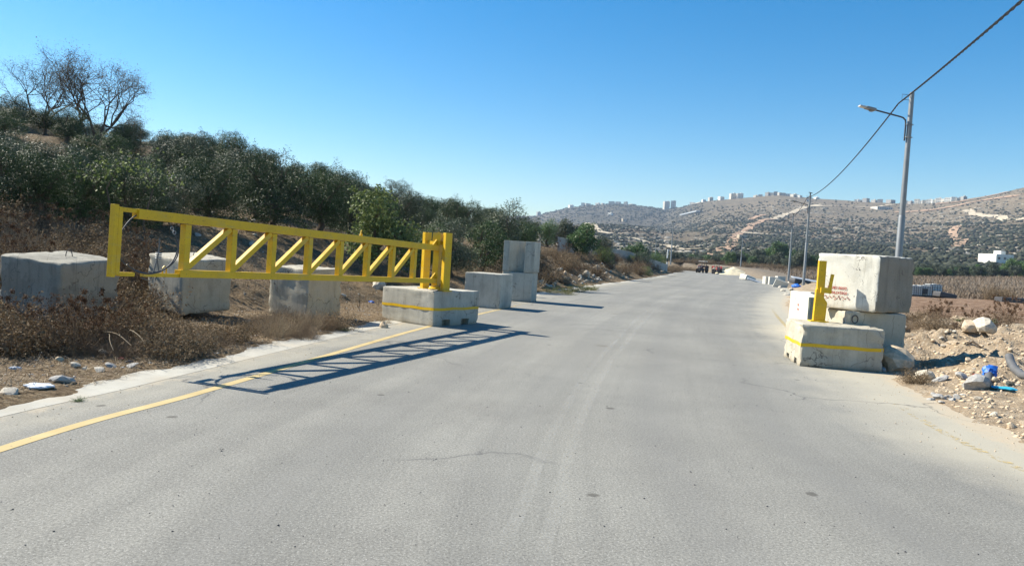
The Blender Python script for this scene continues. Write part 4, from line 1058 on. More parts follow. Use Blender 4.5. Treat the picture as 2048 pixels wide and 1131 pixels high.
for px, Y, kd, sc, lf, lab, zz_ in (
    (1165, 76, 'green', 1.15, 'green', 'bright green tree above the start of the grey wall', None), (1130, 86, 'green', 1.2, 'olive_far', 'dull green tree behind the last olive of the row', None),
    (1095, 80, 'small', 1.1, 'green', 'green bush-like tree right of the last olive of the row', None),
    (1208, 80, 'small', .85, 'lime', 'low lime-green bush behind the grey wall', None), (1210, 84, 'small', 1.2, 'olive_far', 'small olive tree in front of the grey wall', None),
    (1273, 118, 'green', 1.45, 'green', 'large dark green tree behind the middle of the grey wall', .4), (1250, 116, 'green', 1.05, 'olive_far', 'green tree left of the large one behind the grey wall', .5),
    (1262, 108, 'small', .9, 'lime', 'lime-green bush in front of the large tree at the grey wall', .6), (1288, 112, 'small', 1.3, 'olive_far', 'grey-green olive tree in front of the large tree at the wall', .2),
    (1312, 135, 'small', 1.4, 'green', 'green bush behind the low end of the grey wall', .0), (1325, 140, 'small', 1.2, 'lime', 'pale green bush behind the low end of the grey wall', 0.)):
    p = at(px, 480, Y); tree('broadleaf_tree', kd, p.x, Y, sc, lab, 'trees by the grey wall', leaf=lf, z=zz_)
for px, Y in ((1350, 150), (1358, 158), (1340, 146), (1364, 165), (1352, 172)):
    p = at(px, 545, Y); bush('dry_bush', 'mound', p.x-1, Y, 2.0, 'dry brown bush at the left kerb where the road disappears', 'bushes in the far bend', z=0)

# grey wall up on the bank
wl = []
for px, py, Yd in ((1118, 479, 72), (1180, 494, 90), (1256, 507, 112), (1334, 533, 141)):
    v = at(px, py, Yd); v.z = min(v.z, TZ(v.x, v.y)+1.15); wl.append(v)
mb = MB(); pts = []
for a, b in zip(wl[:-1], wl[1:]):
    for i in range(8): pts.append(a.lerp(b, i/8))
pts.append(wl[-1])
rt = empty('boundary_wall', (wl[0].x, wl[0].y, wl[0].z), 0, 'long low grey boundary wall running down the bank behind the trees', 'wall')
mb = MB(); mb2 = MB()
for a, b in zip(pts[:-1], pts[1:]):
    m_ = (a+b)/2-rt.location; d = (b-a); L = d.length; d.normalize(); n_ = Vector((-d.y, d.x, 0)).normalized()
    mb.box(m_-Vector((0, 0, 1.0)), (L/2, .12, 1.35), (d, n_, Vector((0, 0, 1)))); mb2.box(m_+Vector((0, 0, .38)), (L/2, .16, .03), (d, n_, Vector((0, 0, 1))))
mb.build('panel', MT['grey_wall'], rt); mb2.build('coping', MT['slab'], rt)
# striped post
p = at(1333, 540, 150); rt = empty('striped_post', (p.x, p.y, p.z-.3), 0, 'black and white banded post at the far end of the grey wall', 'post')
MB().tube([(0, 0, 0), (0, 0, 4.5)], .13, 10).build('post', MT['white'], rt)
for z_ in (.7, 2.0): MB().tube([(0, 0, z_), (0, 0, z_+.75)], .135, 10).build('black_band', MT['black'], rt)

# ------------------------------------------------------------------ rocks
def rock_mesh(seed, sub=2):
    r_ = np.random.default_rng(seed); bm = bmesh.new(); bmesh.ops.create_icosphere(bm, subdivisions=sub, radius=1)
    pl = r_.normal(size=(9, 3)); pl /= np.linalg.norm(pl, axis=1)[:, None]; dd_ = r_.uniform(.55, .95, 9)
    for v in bm.verts:
        c = np.array(v.co)
        for n_, d_ in zip(pl, dd_):
            k = c@n_-d_
            if k > 0: c = c-n_*k
        v.co = c*(1+.06*r_.normal())
    me = D.meshes.new('rock'); bm.to_mesh(me); bm.free(); return me
RK = [rock_mesh(i, 2) for i in range(8)]
RKM = {}
def rock(x, y, s_, mat, label, group, z=None, sq=.65, name='rock', cat='rock', sink=.25):
    i = random.randrange(8); k = (i, mat)
    if k not in RKM: m_ = RK[i].copy(); m_.materials.append(MT[mat]); RKM[k] = m_
    z = TZ(x, y) if z is None else z
    o = D.objects.new(name, RKM[k]); COL.objects.link(o); o.location = (x, y, z+s_*sq*(1-2*sink)); o.rotation_euler = (random.uniform(-.4, .4), random.uniform(-.4, .4), random.uniform(0, 6.28))
    o.scale = (s_*random.uniform(.8, 1.3), s_*random.uniform(.7, 1.1), s_*sq*random.uniform(.8, 1.2)); return tag(o, label, cat, group)
random.seed(41)
def by_px(px, py, z=.3):
    """where the sight line first meets the ground"""
    d = ray(px, py); Y = 5*np.exp(np.linspace(0, math.log(150/5), 700)); X = d[0]/d[1]*Y; zr = EYE+d[2]/d[1]*Y
    m = np.where(np.maximum(terrain(X, Y), 0) >= zr)[0]; i_ = m[0] if len(m) else 400
    return float(X[i_]), float(Y[i_]), TZ(X[i_], Y[i_])
for px, py, s_, mt, lab, sq in (
    (1968, 662, .36, 'rock', 'largest pale boulder on the crest of the dirt bank at the right', .8), (1938, 668, .26, 'rock_tan', 'pointed tan boulder just left of the largest pale one on the bank', .7),
    (1905, 655, .12, 'rock', 'small pale stone left of the two boulders on the bank crest', .7), (1800, 660, .22, 'rock', 'flat pale slab of stone lying behind the dirt bank beside the cube', .2),
    (1953, 778, .24, 'rock_grey', 'pale grey wedge-shaped rock beside the pipe with the blue wrap', .75), (1925, 755, .19, 'rock_grey', 'flat grey stone left of the pipe with the blue wrap', .3),
    (1850, 757, .20, 'rock', 'pale flat-topped stone above the brown tuft by the striped right block', .6), 
    (1880, 760, .16, 'rock_grey', 'thin grey shard right of the brown tuft', .3), (1766, 742, .08, 'rock_grey', 'small grey stone at the foot of the striped right block', .8),
    (757, 578, .26, 'rock', 'pale boulder at the left edge of the striped left block', .9), (768, 655, .11, 'rock_tan', 'little upright tan stone at the foot of the striped left block', 1.3)):
    x, y, z = by_px(px, py); rock(x, y, s_, mt, lab, None, z=z, sq=sq)
rock(8.62, 16.45, .40, 'rock_tan', 'dark shaded boulder leaning on the striped right block', None, z=0, sq=1.0)
for k in range(80):
    px = random.uniform(1770, 2048); py = random.uniform(650, 860)
    x, y, z = by_px(px, py)
    if float(sdist([x], [y], RR, -1)[0]) < 1.0: continue
    rock(x, y, random.uniform(.025, .085), random.choice(('rock', 'rock_tan', 'rock_tan')), 'small pale stone lying in the heaped dirt on the right', 'stones in the dirt', z=z)
for px, py in ((1862, 800), (1875, 797), (1888, 799), (1897, 795), (1905, 801), (1915, 797), (1868, 793), (1882, 806)):
    x, y, z = by_px(px, py); rock(x, y, random.uniform(.06, .10), 'rock_grey', 'bluish grey rubble lump in the small row before the wedge-shaped rock', 'grey rubble row', z=z, sq=.5)
# rubble at the foot of the bank beyond the stack
for k in range(170):
    px = random.uniform(1078, 1260); t = random.random(); py = 590-(px-1078)*.12-50*t
    x, y, z = by_px(px, py, .4)
    if float(sdist([x], [y], LL, 1)[0]) < 2.0: continue
    rock(x, y, random.uniform(.06, .19), random.choice(('rock', 'rock_grey', 'rock_tan', 'rock')), 'pale rubble stone at the foot of the bank right of the two-high stack', 'rubble on the bank', z=z)
for px, py, s_, lab in ((1172, 552, .36, 'rounded pale boulder, left one of the three on the rubble'), (1192, 541, .42, 'dark-sided boulder at the top of the rubble beyond the stack'), (1196, 550, .32, 'pale flat boulder right of the rounded one on the rubble')):
    x, y, z = by_px(px, py, .4); rock(x, y, s_, 'rock', lab, None, z=z, sq=.85)
for k in range(60):
    px = random.uniform(1200, 1340); py = 508+(px-1200)*.17+random.uniform(0, 16); x, y, z = by_px(px, py, 1.)
    if y < 45: continue
    rock(x, y, random.uniform(.15, .35), random.choice(('rock', 'rock_tan')), 'pale stone on the bank below the grey wall', 'stones below the wall', z=z, sq=.5)
# left verge stones
for px, py, s_, mt, lab, sq in ((178, 703, .13, 'rock_grey', 'rounded pale stone in the litter, left one of the pair under the brush', .6), (208, 708, .10, 'rock', 'pale stone in the litter, right one of the pair under the brush', .6),
    (126, 764, .15, 'rock_grey', 'flat dark grey stone beside the crumpled white plate', .4), (150, 734, .08, 'rock', 'small pale stone in the litter above the flat grey one', .6),
    (262, 735, .11, 'rock_grey', 'flat whitish shard at the gutter edge', .25), (222, 734, .10, 'rock_grey', 'thin grey stone near the gutter edge', .35), (18, 787, .09, 'rock', 'small flat pale stone at the left picture edge', .4),
    (200, 742, .12, 'rock', 'flat pale stone half buried at the gutter edge', .3)):
    x, y, z = by_px(px, py, .08); rock(x, y, s_, mt, lab, None, z=z, sq=sq)
for k in range(70):
    px = random.uniform(0, 740); Y = random.uniform(9, 34); x = (px-1024)/1480*Y
    if float(sdist([x], [Y], LL, 1)[0]) < 2: continue
    rock(x, Y, random.uniform(.03, .12), random.choice(('rock', 'rock_grey', 'rock_tan')), 'small pale stone on the dusty left verge', 'stones on the left verge')
for k in range(26):
    px = random.uniform(405, 505); Y = random.uniform(27, 36); x = (px-1024)/1480*Y
    rock(x, Y, random.uniform(.05, .16), 'rock', 'pale stone on the bare patch between the olives', 'stones on the bare patch')

# ------------------------------------------------------------------ loose litter (uncountable)
def gravel(name, P, S, mat, squash=.6):
    o6 = np.array([(1, 0, 0), (-1, 0, 0), (0, 1, 0), (0, -1, 0), (0, 0, 1), (0, 0, -1)], float)
    f8 = np.array([(0, 2, 4), (2, 1, 4), (1, 3, 4), (3, 0, 4), (2, 0, 5), (1, 2, 5), (3, 1, 5), (0, 3, 5)])
    n_ = len(P); V = o6[None]*(1+.35*rng.normal(size=(n_, 6, 1)))*S[:, None, None]; V[..., 2] *= squash
    a = rng.uniform(0, 6.28, n_); c, s_ = np.cos(a)[:, None], np.sin(a)[:, None]; x = V[..., 0]*c-V[..., 1]*s_; y = V[..., 0]*s_+V[..., 1]*c; V[..., 0] = x; V[..., 1] = y
    V = V+P[:, None, :]; Fq = (f8[None]+(np.arange(n_)*6)[:, None, None]).reshape(-1, 3)
    return tag(link(name, npmesh(name, V.reshape(-1, 3), Fq), mat), kind='stuff')
rng = np.random.default_rng(5)
def region(n_, x0, x1, y0, y1, cond):
    X = rng.uniform(x0, x1, n_); Y = y0+(y1-y0)*rng.uniform(0, 1, n_)**1.4; Z, a, b, u_, n_a, n_b = terrain(X, Y, True); m = cond(a, b, X, Y, n_b); return np.stack([X, Y, Z], 1)[m]
P = region(70000, 6, 24, 7, 34, lambda a, b, X, Y, n_: (b > .9) & (b < 13)); S = .007+.055*rng.uniform(0, 1, len(P))**6
gravel('gravel', P, S, MT['rock_tan']); 
P = region(9000, -16, -3, 7, 36, lambda a, b, X, Y, n_: (a > 1.5) & (a < 13)); gravel('gravel', P, .006+.03*rng.uniform(0, 1, len(P))**4, MT['rock_grey'])
# grit swept onto the asphalt edges
X = rng.uniform(4, 12, 9000); Y = rng.uniform(6, 32, 9000); b = sdist(X, Y, RR, -1); m = (b > -.9+1.5*rng.uniform(0, 1, 9000)**.6) & (b < 1.4); P = np.stack([X, Y, np.full(9000, .004)], 1)[m]
gravel('road_grit', P, .004+.011*rng.uniform(0, 1, len(P))**4, MT['rock_tan'])
X = rng.uniform(-6, 3, 4200); Y = rng.uniform(6, 34, 4200); a = sdist(X, Y, LL, 1); m = (a > -.6+1.0*rng.uniform(0, 1, 4200)) & (a < 1.0); P = np.stack([X, Y, np.full(4200, .006)], 1)[m]
gravel('road_grit', P, .004+.009*rng.uniform(0, 1, len(P))**3, MT['rock_tan'])
X = rng.uniform(-4, 7, 1500); Y = rng.uniform(4, 24, 1500); a = sdist(X, Y, LL, 1); b = sdist(X, Y, RR, -1); m = (a < -.3) & (b < -.3); P = np.stack([X, Y, np.full(1500, .003)], 1)[m]
gravel('road_grit', P, .004+.007*rng.uniform(0, 1, len(P))**3, MT['darkmetal'])
def straw(name, P, ln, wd, mat, up=.15):
    n_ = len(P); d = rng.normal(size=(n_, 3)); d[:, 2] = np.abs(rng.normal(size=n_))*up; d /= np.linalg.norm(d, axis=1)[:, None]
    s_ = np.stack([-d[:, 1], d[:, 0], np.zeros(n_)], 1); s_ /= np.maximum(1e-6, np.linalg.norm(s_, axis=1))[:, None]; L = ln*rng.uniform(.4, 1.4, n_)[:, None]
    V = np.stack([P-s_*wd, P+s_*wd, P+d*L+s_*wd*.5, P+d*L-s_*wd*.5], 1); V[..., 2] += .012
    return tag(link(name, npmesh(name, V.reshape(-1, 3), np.arange(4*n_).reshape(n_, 4)), mat), kind='stuff')
P = region(40000, -15, -3, 7.5, 26, lambda a, b, X, Y, n_: (a > 1.35+.3*n_) & (a < 9) & (n_ > -.28)); straw('straw_litter', P, .13, .004, MT['twig_pale'])
P = region(30000, -15, -3, 7.5, 26, lambda a, b, X, Y, n_: (a > 1.45+.3*n_) & (a < 9) & (n_ > -.4)); straw('straw_litter', P, .12, .004, MT['twig'], .35)
P = region(9000, 7, 30, 8, 34, lambda a, b, X, Y, n_: (b > 1.5) & (n_ > .12)); straw('straw_litter', P, .14, .004, MT['twig'], .4)
P = region(26000, -30, 30, 22, 125, lambda a, b, X, Y, n_: (a > 1.6) & (a < 26) & (n_ > -.1)); straw('dry_grass', P, .34, .010, MT['dry'], 1.3)
P = region(60000, 38, 190, 84, 215, lambda a, b, X, Y, n_: (b > 6) & (X/Y > .30)); straw('dry_grass', P, .6, .03, MT['dry_pale'], 1.6)
P = region(52000, 38, 190, 86, 225, lambda a, b, X, Y, n_: (b > 6) & (X/Y > .16) & ((X/Y > .38) | (Y > 120))); straw('dry_grass', P, .6, .05, MT['twig'], 1.3)
# weeds on the right between bank and field
random.seed(51)
lw_ = 'dry grey-brown weed standing between the dirt bank and the ploughed field'
for k in range(34):
    x = random.uniform(13.5, 24); y = random.uniform(22, 31)
    if not .50 < x/y < .75: continue
    bush('dry_weed', random.choice(('straw', 'seed', 'brush', 'mound')), x, y, random.uniform(.5, .8), lw_, 'weeds along the field edge')
for k in range(5):
    px = random.uniform(1880, 2048); Y = random.uniform(21, 30); X = (px-1024)/1480*Y
    bush('dry_thistle', 'seed', X, Y, random.uniform(.8, 1.05), 'thin dark-headed thistle standing against the ploughed field', 'thistles along the field edge', sz=1.25)
for k, (px, Y) in enumerate(((1830, 24), (1850, 25), (1868, 24.5), (1885, 25.5), (1822, 26), (1900, 26))):
    p = at(px, 640, Y); bush('dry_weed', 'brush', p.x, Y, .85, 'pale grey tangled weed behind the dirt bank, close to the cube stack', 'grey weeds by the cube')
for px, Y, s_ in ((1945, 25.5, .62), (1962, 26.5, .72), (1982, 25.8, .62), (1925, 27, .5), (2000, 26.5, .5)):
    p = at(px, 640, Y); bush('leafy_plant', 'broad', p.x, Y, s_, 'low dark green leafy plant behind the largest pale boulder', 'green plants behind the boulder', sz=.75)
x, y, z = by_px(1832, 765); bush('dry_weed', 'mound', x, y, .42, 'brown dead tuft in the dirt below the striped right block', None)
x, y, z = by_px(1855, 730); bush('dry_weed', 'straw', x, y, .5, 'straw-coloured tuft on the dirt heap beside the shadow', None)

# ------------------------------------------------------------------ rubbish
def crumple(name, px, py, s_, mat, label, cat, z=.1, sq=.4, seed=1):
    x, y, z = by_px(px, py, z); r_ = np.random.default_rng(seed); bm = bmesh.new(); bmesh.ops.create_icosphere(bm, subdivisions=3, radius=1)
    for v in bm.verts:
        c = np.array(v.co); k = 1+.28*float(fbm(np.array([c[0]*2.3+seed]), np.array([c[1]*2.3+c[2]]), seed, 4)[0])*2; v.co = c*k*np.array([1.2, .8, sq])*s_
    me = D.meshes.new(name); bm.to_mesh(me); bm.free(); o = link(name, me, MT[mat], None, False); o.location = (x, y, z+s_*sq*.5); o.rotation_euler = (0, 0, seed); return tag(o, label, cat)
crumple('plastic_bag', 377, 699, .085, 'pink', 'bright pink crumpled bag in the dry brush by the gutter', 'plastic bag', seed=3)
crumple('plastic_bag', 75, 774, .15, 'carton', 'long crumpled whitish wrapper on the straw near the left edge', 'wrapper', sq=.2, seed=0)
crumple('plastic_bag', 742, 606, .10, 'blue', 'crushed blue bottle in the litter left of the striped left block', 'bottle', seed=6, sq=.5)
crumple('rag', 2008, 779, .16, 'cyan', 'bright blue rag on the dirt right of the wedge-shaped rock', 'rag', z=.25, sq=.2, seed=9)
crumple('paper_scrap', 565, 660, .05, 'slab', 'small white scrap under the brush before the middle cube', 'paper', seed=11)
crumple('paper_scrap', 1215, 694, .0001, 'slab', 'tiny', 'paper') if False else None
x, y, z = by_px(118, 675, .1); o = MB().box((0, 0, 0), (.075, .11, .035)).build('drink_carton', MT['carton'], None, bevel=.008)
o.location = (x, y, z+.08); o.rotation_euler = (.5, .35, .5); tag(o, 'pale blue and white flattened carton under the dry weeds', 'carton')
random.seed(91)
for k, (px, py, s_, mt, lab, ct) in enumerate(((60, 690, .045, 'carton', 'small pale scrap in the straw below the dark weeds', 'paper'), (250, 708, .05, 'rock_tan', 'brown clod beside the dark can in the litter', 'clod'),
    (242, 718, .05, 'red', 'small rusty tin in the litter under the brush', 'tin'), (258, 724, .055, 'darkmetal', 'dark crushed can at the gutter edge', 'can'), (405, 692, .04, 'slab', 'white scrap right of the pink bag', 'paper'),
    (430, 690, .035, 'slab', 'second white scrap further right of the pink bag', 'paper'), (30, 738, .06, 'carton', 'pale plastic film half buried in straw at the left edge', 'plastic film'), (712, 640, .04, 'carton', 'small pale scrap near the dark dead weed', 'paper'),
    (1925, 790, .04, 'slab', 'white scrap beside the grey rubble row', 'paper'), (1950, 752, .05, 'red', 'faded red scrap next to the flat grey stone', 'scrap'))):
    crumple('litter_scrap', px, py, s_, mt, lab, ct, z=.1, sq=.4, seed=20+k)
# pipe with blue wrap, black hose
x, y, z = by_px(1976, 762, .3); d = Vector((.38, .55, .22)).normalized()
rt = empty('pipe', (x, y, z), 0, 'short grey pipe sticking out of the dirt with a bright blue wrap on its end', 'pipe')
MB().tube([-d*.3, d*.10, d*.34], [.075, .075, .07], 14).build('tube', MT['hose'], rt, True)
r_ = np.random.default_rng(4); mb = MB(); pts = [d*t for t in np.linspace(.27, .58, 7)]; mb.tube(pts, [.085, .115, .10, .13, .11, .12, .06], 12)
bw = mb.build('blue_wrap', MT['blue'], rt); 
for v in bw.data.vertices: v.co += Vector(r_.normal(size=3)*.016)
pA = [at(2018, 712, 14.4), at(2022, 725, 14.2), at(2030, 738, 13.9), at(2045, 750, 13.6), at(2066, 752, 13.2), at(2100, 750, 12.8)]
o = MB().tube([pA[0].lerp(pA[1], 0)]+pA[1:], .075, 14).build('black_hose', MT['hose'], None, True); tag(o, 'thick dark corrugated hose curving out of the dirt at the right picture edge', 'hose')
mb = MB(); x, y, z = by_px(1945, 695, .4); mb.tube([(x-.1, y+.15, z+.02), (x, y, z+.12), (x+.1, y-.15, z+.02)], [.02, .03, .02], 6)
tag(mb.build('branch', MT['bark']), 'short dead branch on the dirt slope below the boulders', 'branch')
for k, (a, b) in enumerate((((206, 662), (266, 690)), ((212, 668), (228, 700)), ((250, 668), (285, 682)))):
    A1 = at(*a, 11.6); B1 = at(*b, 11.1); pts = [A1.lerp(B1, t)+Vector((.03*math.sin(5*t+k), 0, .10*t*(1-t)*4*(.5+.3*k)))for t in np.linspace(0, 1, 9)]
    tag(MB().tube(pts, [.003+.002*math.sin(t*3) for t in np.linspace(0, 1, 9)], 5).build('pale_stalk', MT['twig_pale']), 'long bleached stalk lying across the brush left of the pink bag', 'stalk', 'bleached stalks')

# ------------------------------------------------------------------ dump by the right roadside further on
def slab(px, py, Y, h, mat, lab, rot=(0, 0, 0), name='stone_slab', cat='stone slab', group=None, bev=.03):
    p = at(px, py, Y); z = TZ(p.x, p.y); o = MB().box((0, 0, 0), h).build(name, MT[mat], None, bevel=bev); o.location = (p.x, p.y, z+h[2]*.75); o.rotation_euler = rot; return tag(o, lab, cat, group)
slab(1537, 552, 98, (.62, .4, .6), 'slab', 'white stone block, left one of the upright row by the road', (0, 0, .2), group='white blocks by the road')
slab(1549, 553, 97, (.7, .4, .58), 'slab', 'white stone block in the middle of the upright row by the road', (0, .05, -.1), group='white blocks by the road')
slab(1561, 551, 98, (.55, .4, .62), 'slab', 'white stone block, right one of the upright row by the road', (0, 0, .1), group='white blocks by the road')
slab(1562, 561, 84, (.75, .08, .5), 'slab', 'white panel tilted forward in front of the upright row', (.35, .28, -.1), bev=.01, cat='panel', name='panel')
slab(1520, 550, 105, (1.7, .3, .07), 'sheet', 'long grey sheet lying on the verge left of the white blocks', (.25, .28, -.15), name='metal_sheet', cat='sheet', bev=.01)
slab(1500, 546, 118, (.85, .6, .42), 'slab', 'white heap-like sack beside the far lamp foot', (0, .3, 0), name='sack', cat='sack', bev=.25, group='white sacks')
slab(1491, 544, 124, (.75, .6, .5), 'slab', 'second white sack just right of the far lamp foot', (0, .2, .4), name='sack', cat='sack', bev=.25, group='white sacks')
slab(1620, 556, 100, (2.4, .7, .07), 'sheet', 'grey sheet lying behind the lamp left of the yellow post', (.2, .12, .1), name='metal_sheet', cat='sheet', bev=.01)
slab(1600, 560, 88, (1.2, .6, .32), 'darkmetal', 'dark heap of scrap under the lamp left of the yellow post', (.1, .1, .3), name='scrap_heap', cat='scrap', bev=.2)
o = crumple('blue_tarp', 1592, 575, .55, 'blue', 'blue crumpled tarpaulin at the foot of the lamp by the white block', 'tarpaulin', z=.2, sq=.5, seed=8)
for px, py in ((1545, 566), (1552, 570), (1560, 575), (1570, 572), (1578, 566), (1535, 562), (1583, 580), (1566, 582), (1574, 590), (1555, 562), (1530, 557), (1588, 566)):
    x, y, z = by_px(px, py, .2); rock(x, y, random.uniform(.18, .34), 'rock', 'pale stone in the roadside rubble left of the white block', 'roadside rubble', z=z, sq=.6)
# sand pile and concrete piece beside it
p = gp(1466, 549, -.02); bm = bmesh.new(); bmesh.ops.create_grid(bm, x_segments=50, y_segments=40, size=1)
for v in bm.verts:
    x, y = v.co.x, v.co.y; r_ = math.hypot(x, y); hgt = max(0, 1-r_)**.75*1.9*(1+.25*float(fbm(np.array([x*3.]), np.array([y*3.]), 77, 3)[0])); v.co = (x*4.6, y*4.2, hgt-.25)
me = D.meshes.new('sand'); bm.to_mesh(me); bm.free(); o = link('sand_pile', me, MT['sand'], None, True); o.location = (p.x+.5, 172, .1); tag(o, 'yellowish sand pile beside the right-hand tractor', 'sand pile')
o.location.x = at(1466, 549, 172).x
slab(1446, 543, 182, (1.0, .8, 1.0), 'sand', 'squarish pale stone block at the left end of the sand pile', (0, 0, .2), bev=.1)

# ------------------------------------------------------------------ tractors and person
def wheel(parent, x, y, r, w_, name='wheel'):
    o = MB().lathe((x, y, r), [(r*.55, -w_/2), (r*.93, -w_/2), (r, -w_*.35), (r, w_*.35), (r*.93, w_/2), (r*.55, w_/2)], 22, 'x').build(name, MT['tyre'], parent)
    mb = MB()
    for k in range(16):
        a = k*math.pi/8; c = Vector((x, y+math.cos(a)*r, r+math.sin(a)*r)); mb.box(c, (w_*.46, .03, .03), (Vector((1, 0, 0)), Vector((0, -math.sin(a), math.cos(a))), Vector((0, math.cos(a), math.sin(a)))))
    mb.build('tread', MT['tyre'], o)
    MB().lathe((x, y, r), [(r*.56, -w_*.3), (r*.2, -w_*.1), (.001, -w_*.1)], 18, 'x').lathe((x, y, r), [(.001, w_*.1), (r*.2, w_*.1), (r*.56, w_*.3)], 18, 'x').build('rim', MT['rim'], o)
    return o
def tractor(px, py, Y, z, rz, paint, label, canopy):
    p = at(px, py, Y); r = empty('tractor', (p.x, p.y, z), rz, label, 'tractor', 'farm tractors')
    # local: front looks to -y
    r.scale = (1.12, 1.12, 1.12)
    for s_ in (-1, 1): wheel(r, s_*.78, .9, .72, .40, 'rear_wheel'); wheel(r, s_*.66, -1.15, .42, .24, 'front_wheel')
    MB().box((0, -.85, 1.15), (.30, .85, .30)).build('hood', MT[paint], r, bevel=.06)
    MB().box((0, -1.71, 1.13), (.24, .02, .22)).build('grille', MT['black'], r)
    mb = MB()
    for k in range(5): mb.box((0, -1.735, .97+k*.08), (.24, .006, .012))
    mb.build('grille_bars', MT['rim'], r)
    for s_ in (-1, 1): MB().lathe((s_*.36, -1.55, 1.28), [(.09, -.06), (.1, .02), (.001, .05)], 12, 'y').build('headlight', MT['lens'], r)
    MB().box((0, -.2, .72), (.22, 1.3, .22)).box((0, -1.15, .45), (.6, .07, .06)).box((0, .9, .72), (.62, .14, .14)).build('chassis', MT['darkmetal'], r)
    for s_ in (-1, 1):
        mb = MB(); A = [(s_*.78, .9+math.cos(a)*.84, .72+math.sin(a)*.84) for a in np.linspace(.5, 2.7, 12)]
        for a, b in zip(A[:-1], A[1:]): mb.bar(a, b, .24, .02, (0, 0, 1))
        mb.build('fender', MT[paint], r)
    MB().box((0, .95, 1.12), (.24, .22, .05)).box((0, 1.15, 1.36), (.24, .05, .22)).build('seat', MT['black'], r, bevel=.03)
    MB().tube([(0, .1, 1.2), (0, .38, 1.5)], .025, 6).tube([(.19*math.cos(a), .38+.06*math.sin(a), 1.5+.17*math.sin(a)) for a in np.linspace(0, 6.28, 18)], .018, 6).build('steering_wheel', MT['black'], r)
    MB().tube([(.2, -.6, 1.4), (.2, -.6, 2.05)], .04, 8).build('exhaust', MT['darkmetal'], r)
    if canopy:
        for s_ in (-1, 1):
            MB().tube([(s_*.5, 1.3, .9), (s_*.5, 1.3, 2.38)], .055, 6).build('canopy_post', MT['darkmetal'], r); MB().tube([(s_*.5, .1, 1.2), (s_*.5, .1, 2.38)], .05, 6).build('canopy_post', MT['darkmetal'], r)
        MB().box((0, .7, 2.42), (.72, .95, .055)).build('canopy', MT['white'], r, bevel=.04)
    else:
        MB().tube([(-.5, 1.3, .9), (-.5, 1.3, 2.1), (-.4, 1.3, 2.2), (.4, 1.3, 2.2), (.5, 1.3, 2.1), (.5, 1.3, .9)], .035, 6).build('roll_bar', MT['darkmetal'], r)
    return r
tractor(1403, 545, 176, 0.03, math.radians(-32), 'maroon', 'dark tractor with a white canopy on the road, left one of the two', True)
tractor(1434, 547, 172, 0.03, math.radians(-8), 'red', 'red open tractor facing the camera with a person beside it', False)
def person(px, py, Y, z, rz):
    p = at(px, py, Y); r = empty('person', (p.x, p.y, z), rz, 'person in a cream shirt and dark trousers bending beside the red tractor', 'person')
    # skeleton as connected edges with a radius each; one continuous skinned surface
    J = [(0, 0, .95), (0, -.10, 1.18), (.0, -.26, 1.38), (.0, -.33, 1.48), (.0, -.40, 1.60), (0, -.43, 1.70),        # pelvis, waist, chest, neck, head, crown
         (-.19, -.27, 1.38), (-.25, -.40, 1.14), (-.20, -.60, 1.02), (-.19, -.67, 1.0), (.19, -.27, 1.38), (.26, -.42, 1.14), (.2, -.62, 1.06), (.19, -.69, 1.04),
         (-.10, .0, .90), (-.13, -.04, .50), (-.15, .06, .09), (-.15, -.10, .04), (.10, 0, .90), (.14, -.12, .50), (.15, -.03, .09), (.15, -.19, .04)]
    Rr = [.135, .135, .15, .06, .095, .07, .07, .048, .036, .03, .07, .048, .036, .03, .10, .065, .045, .035, .10, .065, .045, .035]
    Ed = [(0, 1), (1, 2), (2, 3), (3, 4), (4, 5), (2, 6), (6, 7), (7, 8), (8, 9), (2, 10), (10, 11), (11, 12), (12, 13), (0, 14), (14, 15), (15, 16), (16, 17), (0, 18), (18, 19), (19, 20), (20, 21)]
    def skin(nm, keep, mat, k=1., sub=1):
        idx_ = sorted(set(i for e_ in keep for i in e_)); mp = {j: i for i, j in enumerate(idx_)}
        me = D.meshes.new(nm); me.from_pydata([J[i] for i in idx_], [(mp[a], mp[b]) for a, b in keep], []); o = D.objects.new(nm, me); COL.objects.link(o)
        md = o.modifiers.new('s', 'SKIN'); sv = me.skin_vertices[0].data
        for i, j in enumerate(idx_): sv[i].radius = (Rr[j]*k,)*2; sv[i].use_root = (i == 0)
        sb = o.modifiers.new('u', 'SUBSURF'); sb.levels = sub; sb.render_levels = sub
        bpy.context.view_layer.update(); dg = bpy.context.evaluated_depsgraph_get(); m2 = D.meshes.new_from_object(o.evaluated_get(dg)); D.objects.remove(o, do_unlink=True)
        return link(nm, m2, mat, r, True)
    skin('body', Ed, MT['skin'], 1., 2)
    skin('shirt', [Ed[0], Ed[1], Ed[5], Ed[6], Ed[9], Ed[10]], MT['shirt'], 1.14, 2)
    skin('trousers', [Ed[13], Ed[14], Ed[15], Ed[17], Ed[18], Ed[19], (14, 0), (18, 0)][:6], MT['trousers'], 1.16, 2)
    MB().lathe((0, -.41, 1.62), [(.11, .0), (.115, .05), (.09, .12), (.001, .14)], 14).build('hair', MT['hair'], r, True)
    mb = MB()
    for s_ in (-1, 1):
        for f in range(5): mb.tube([(s_*.19+(f-2)*.018, -.70-.0, 1.02), (s_*.19+(f-2)*.02, -.76+.005*abs(f-2), 1.0), (s_*.19+(f-2)*.02, -.785+.006*abs(f-2), .97)], [.009, .008, .007], 5)
    mb.build('fingers', MT['skin'], r, True)
    for s_ in (-1, 1): MB().box((s_*.15, -.09 if s_ < 0 else -.18, .045), (.05, .14, .045)).build('shoe', MT['black'], r, bevel=.02)
    return r
person(1425, 546, 169.5, .03, math.radians(60))

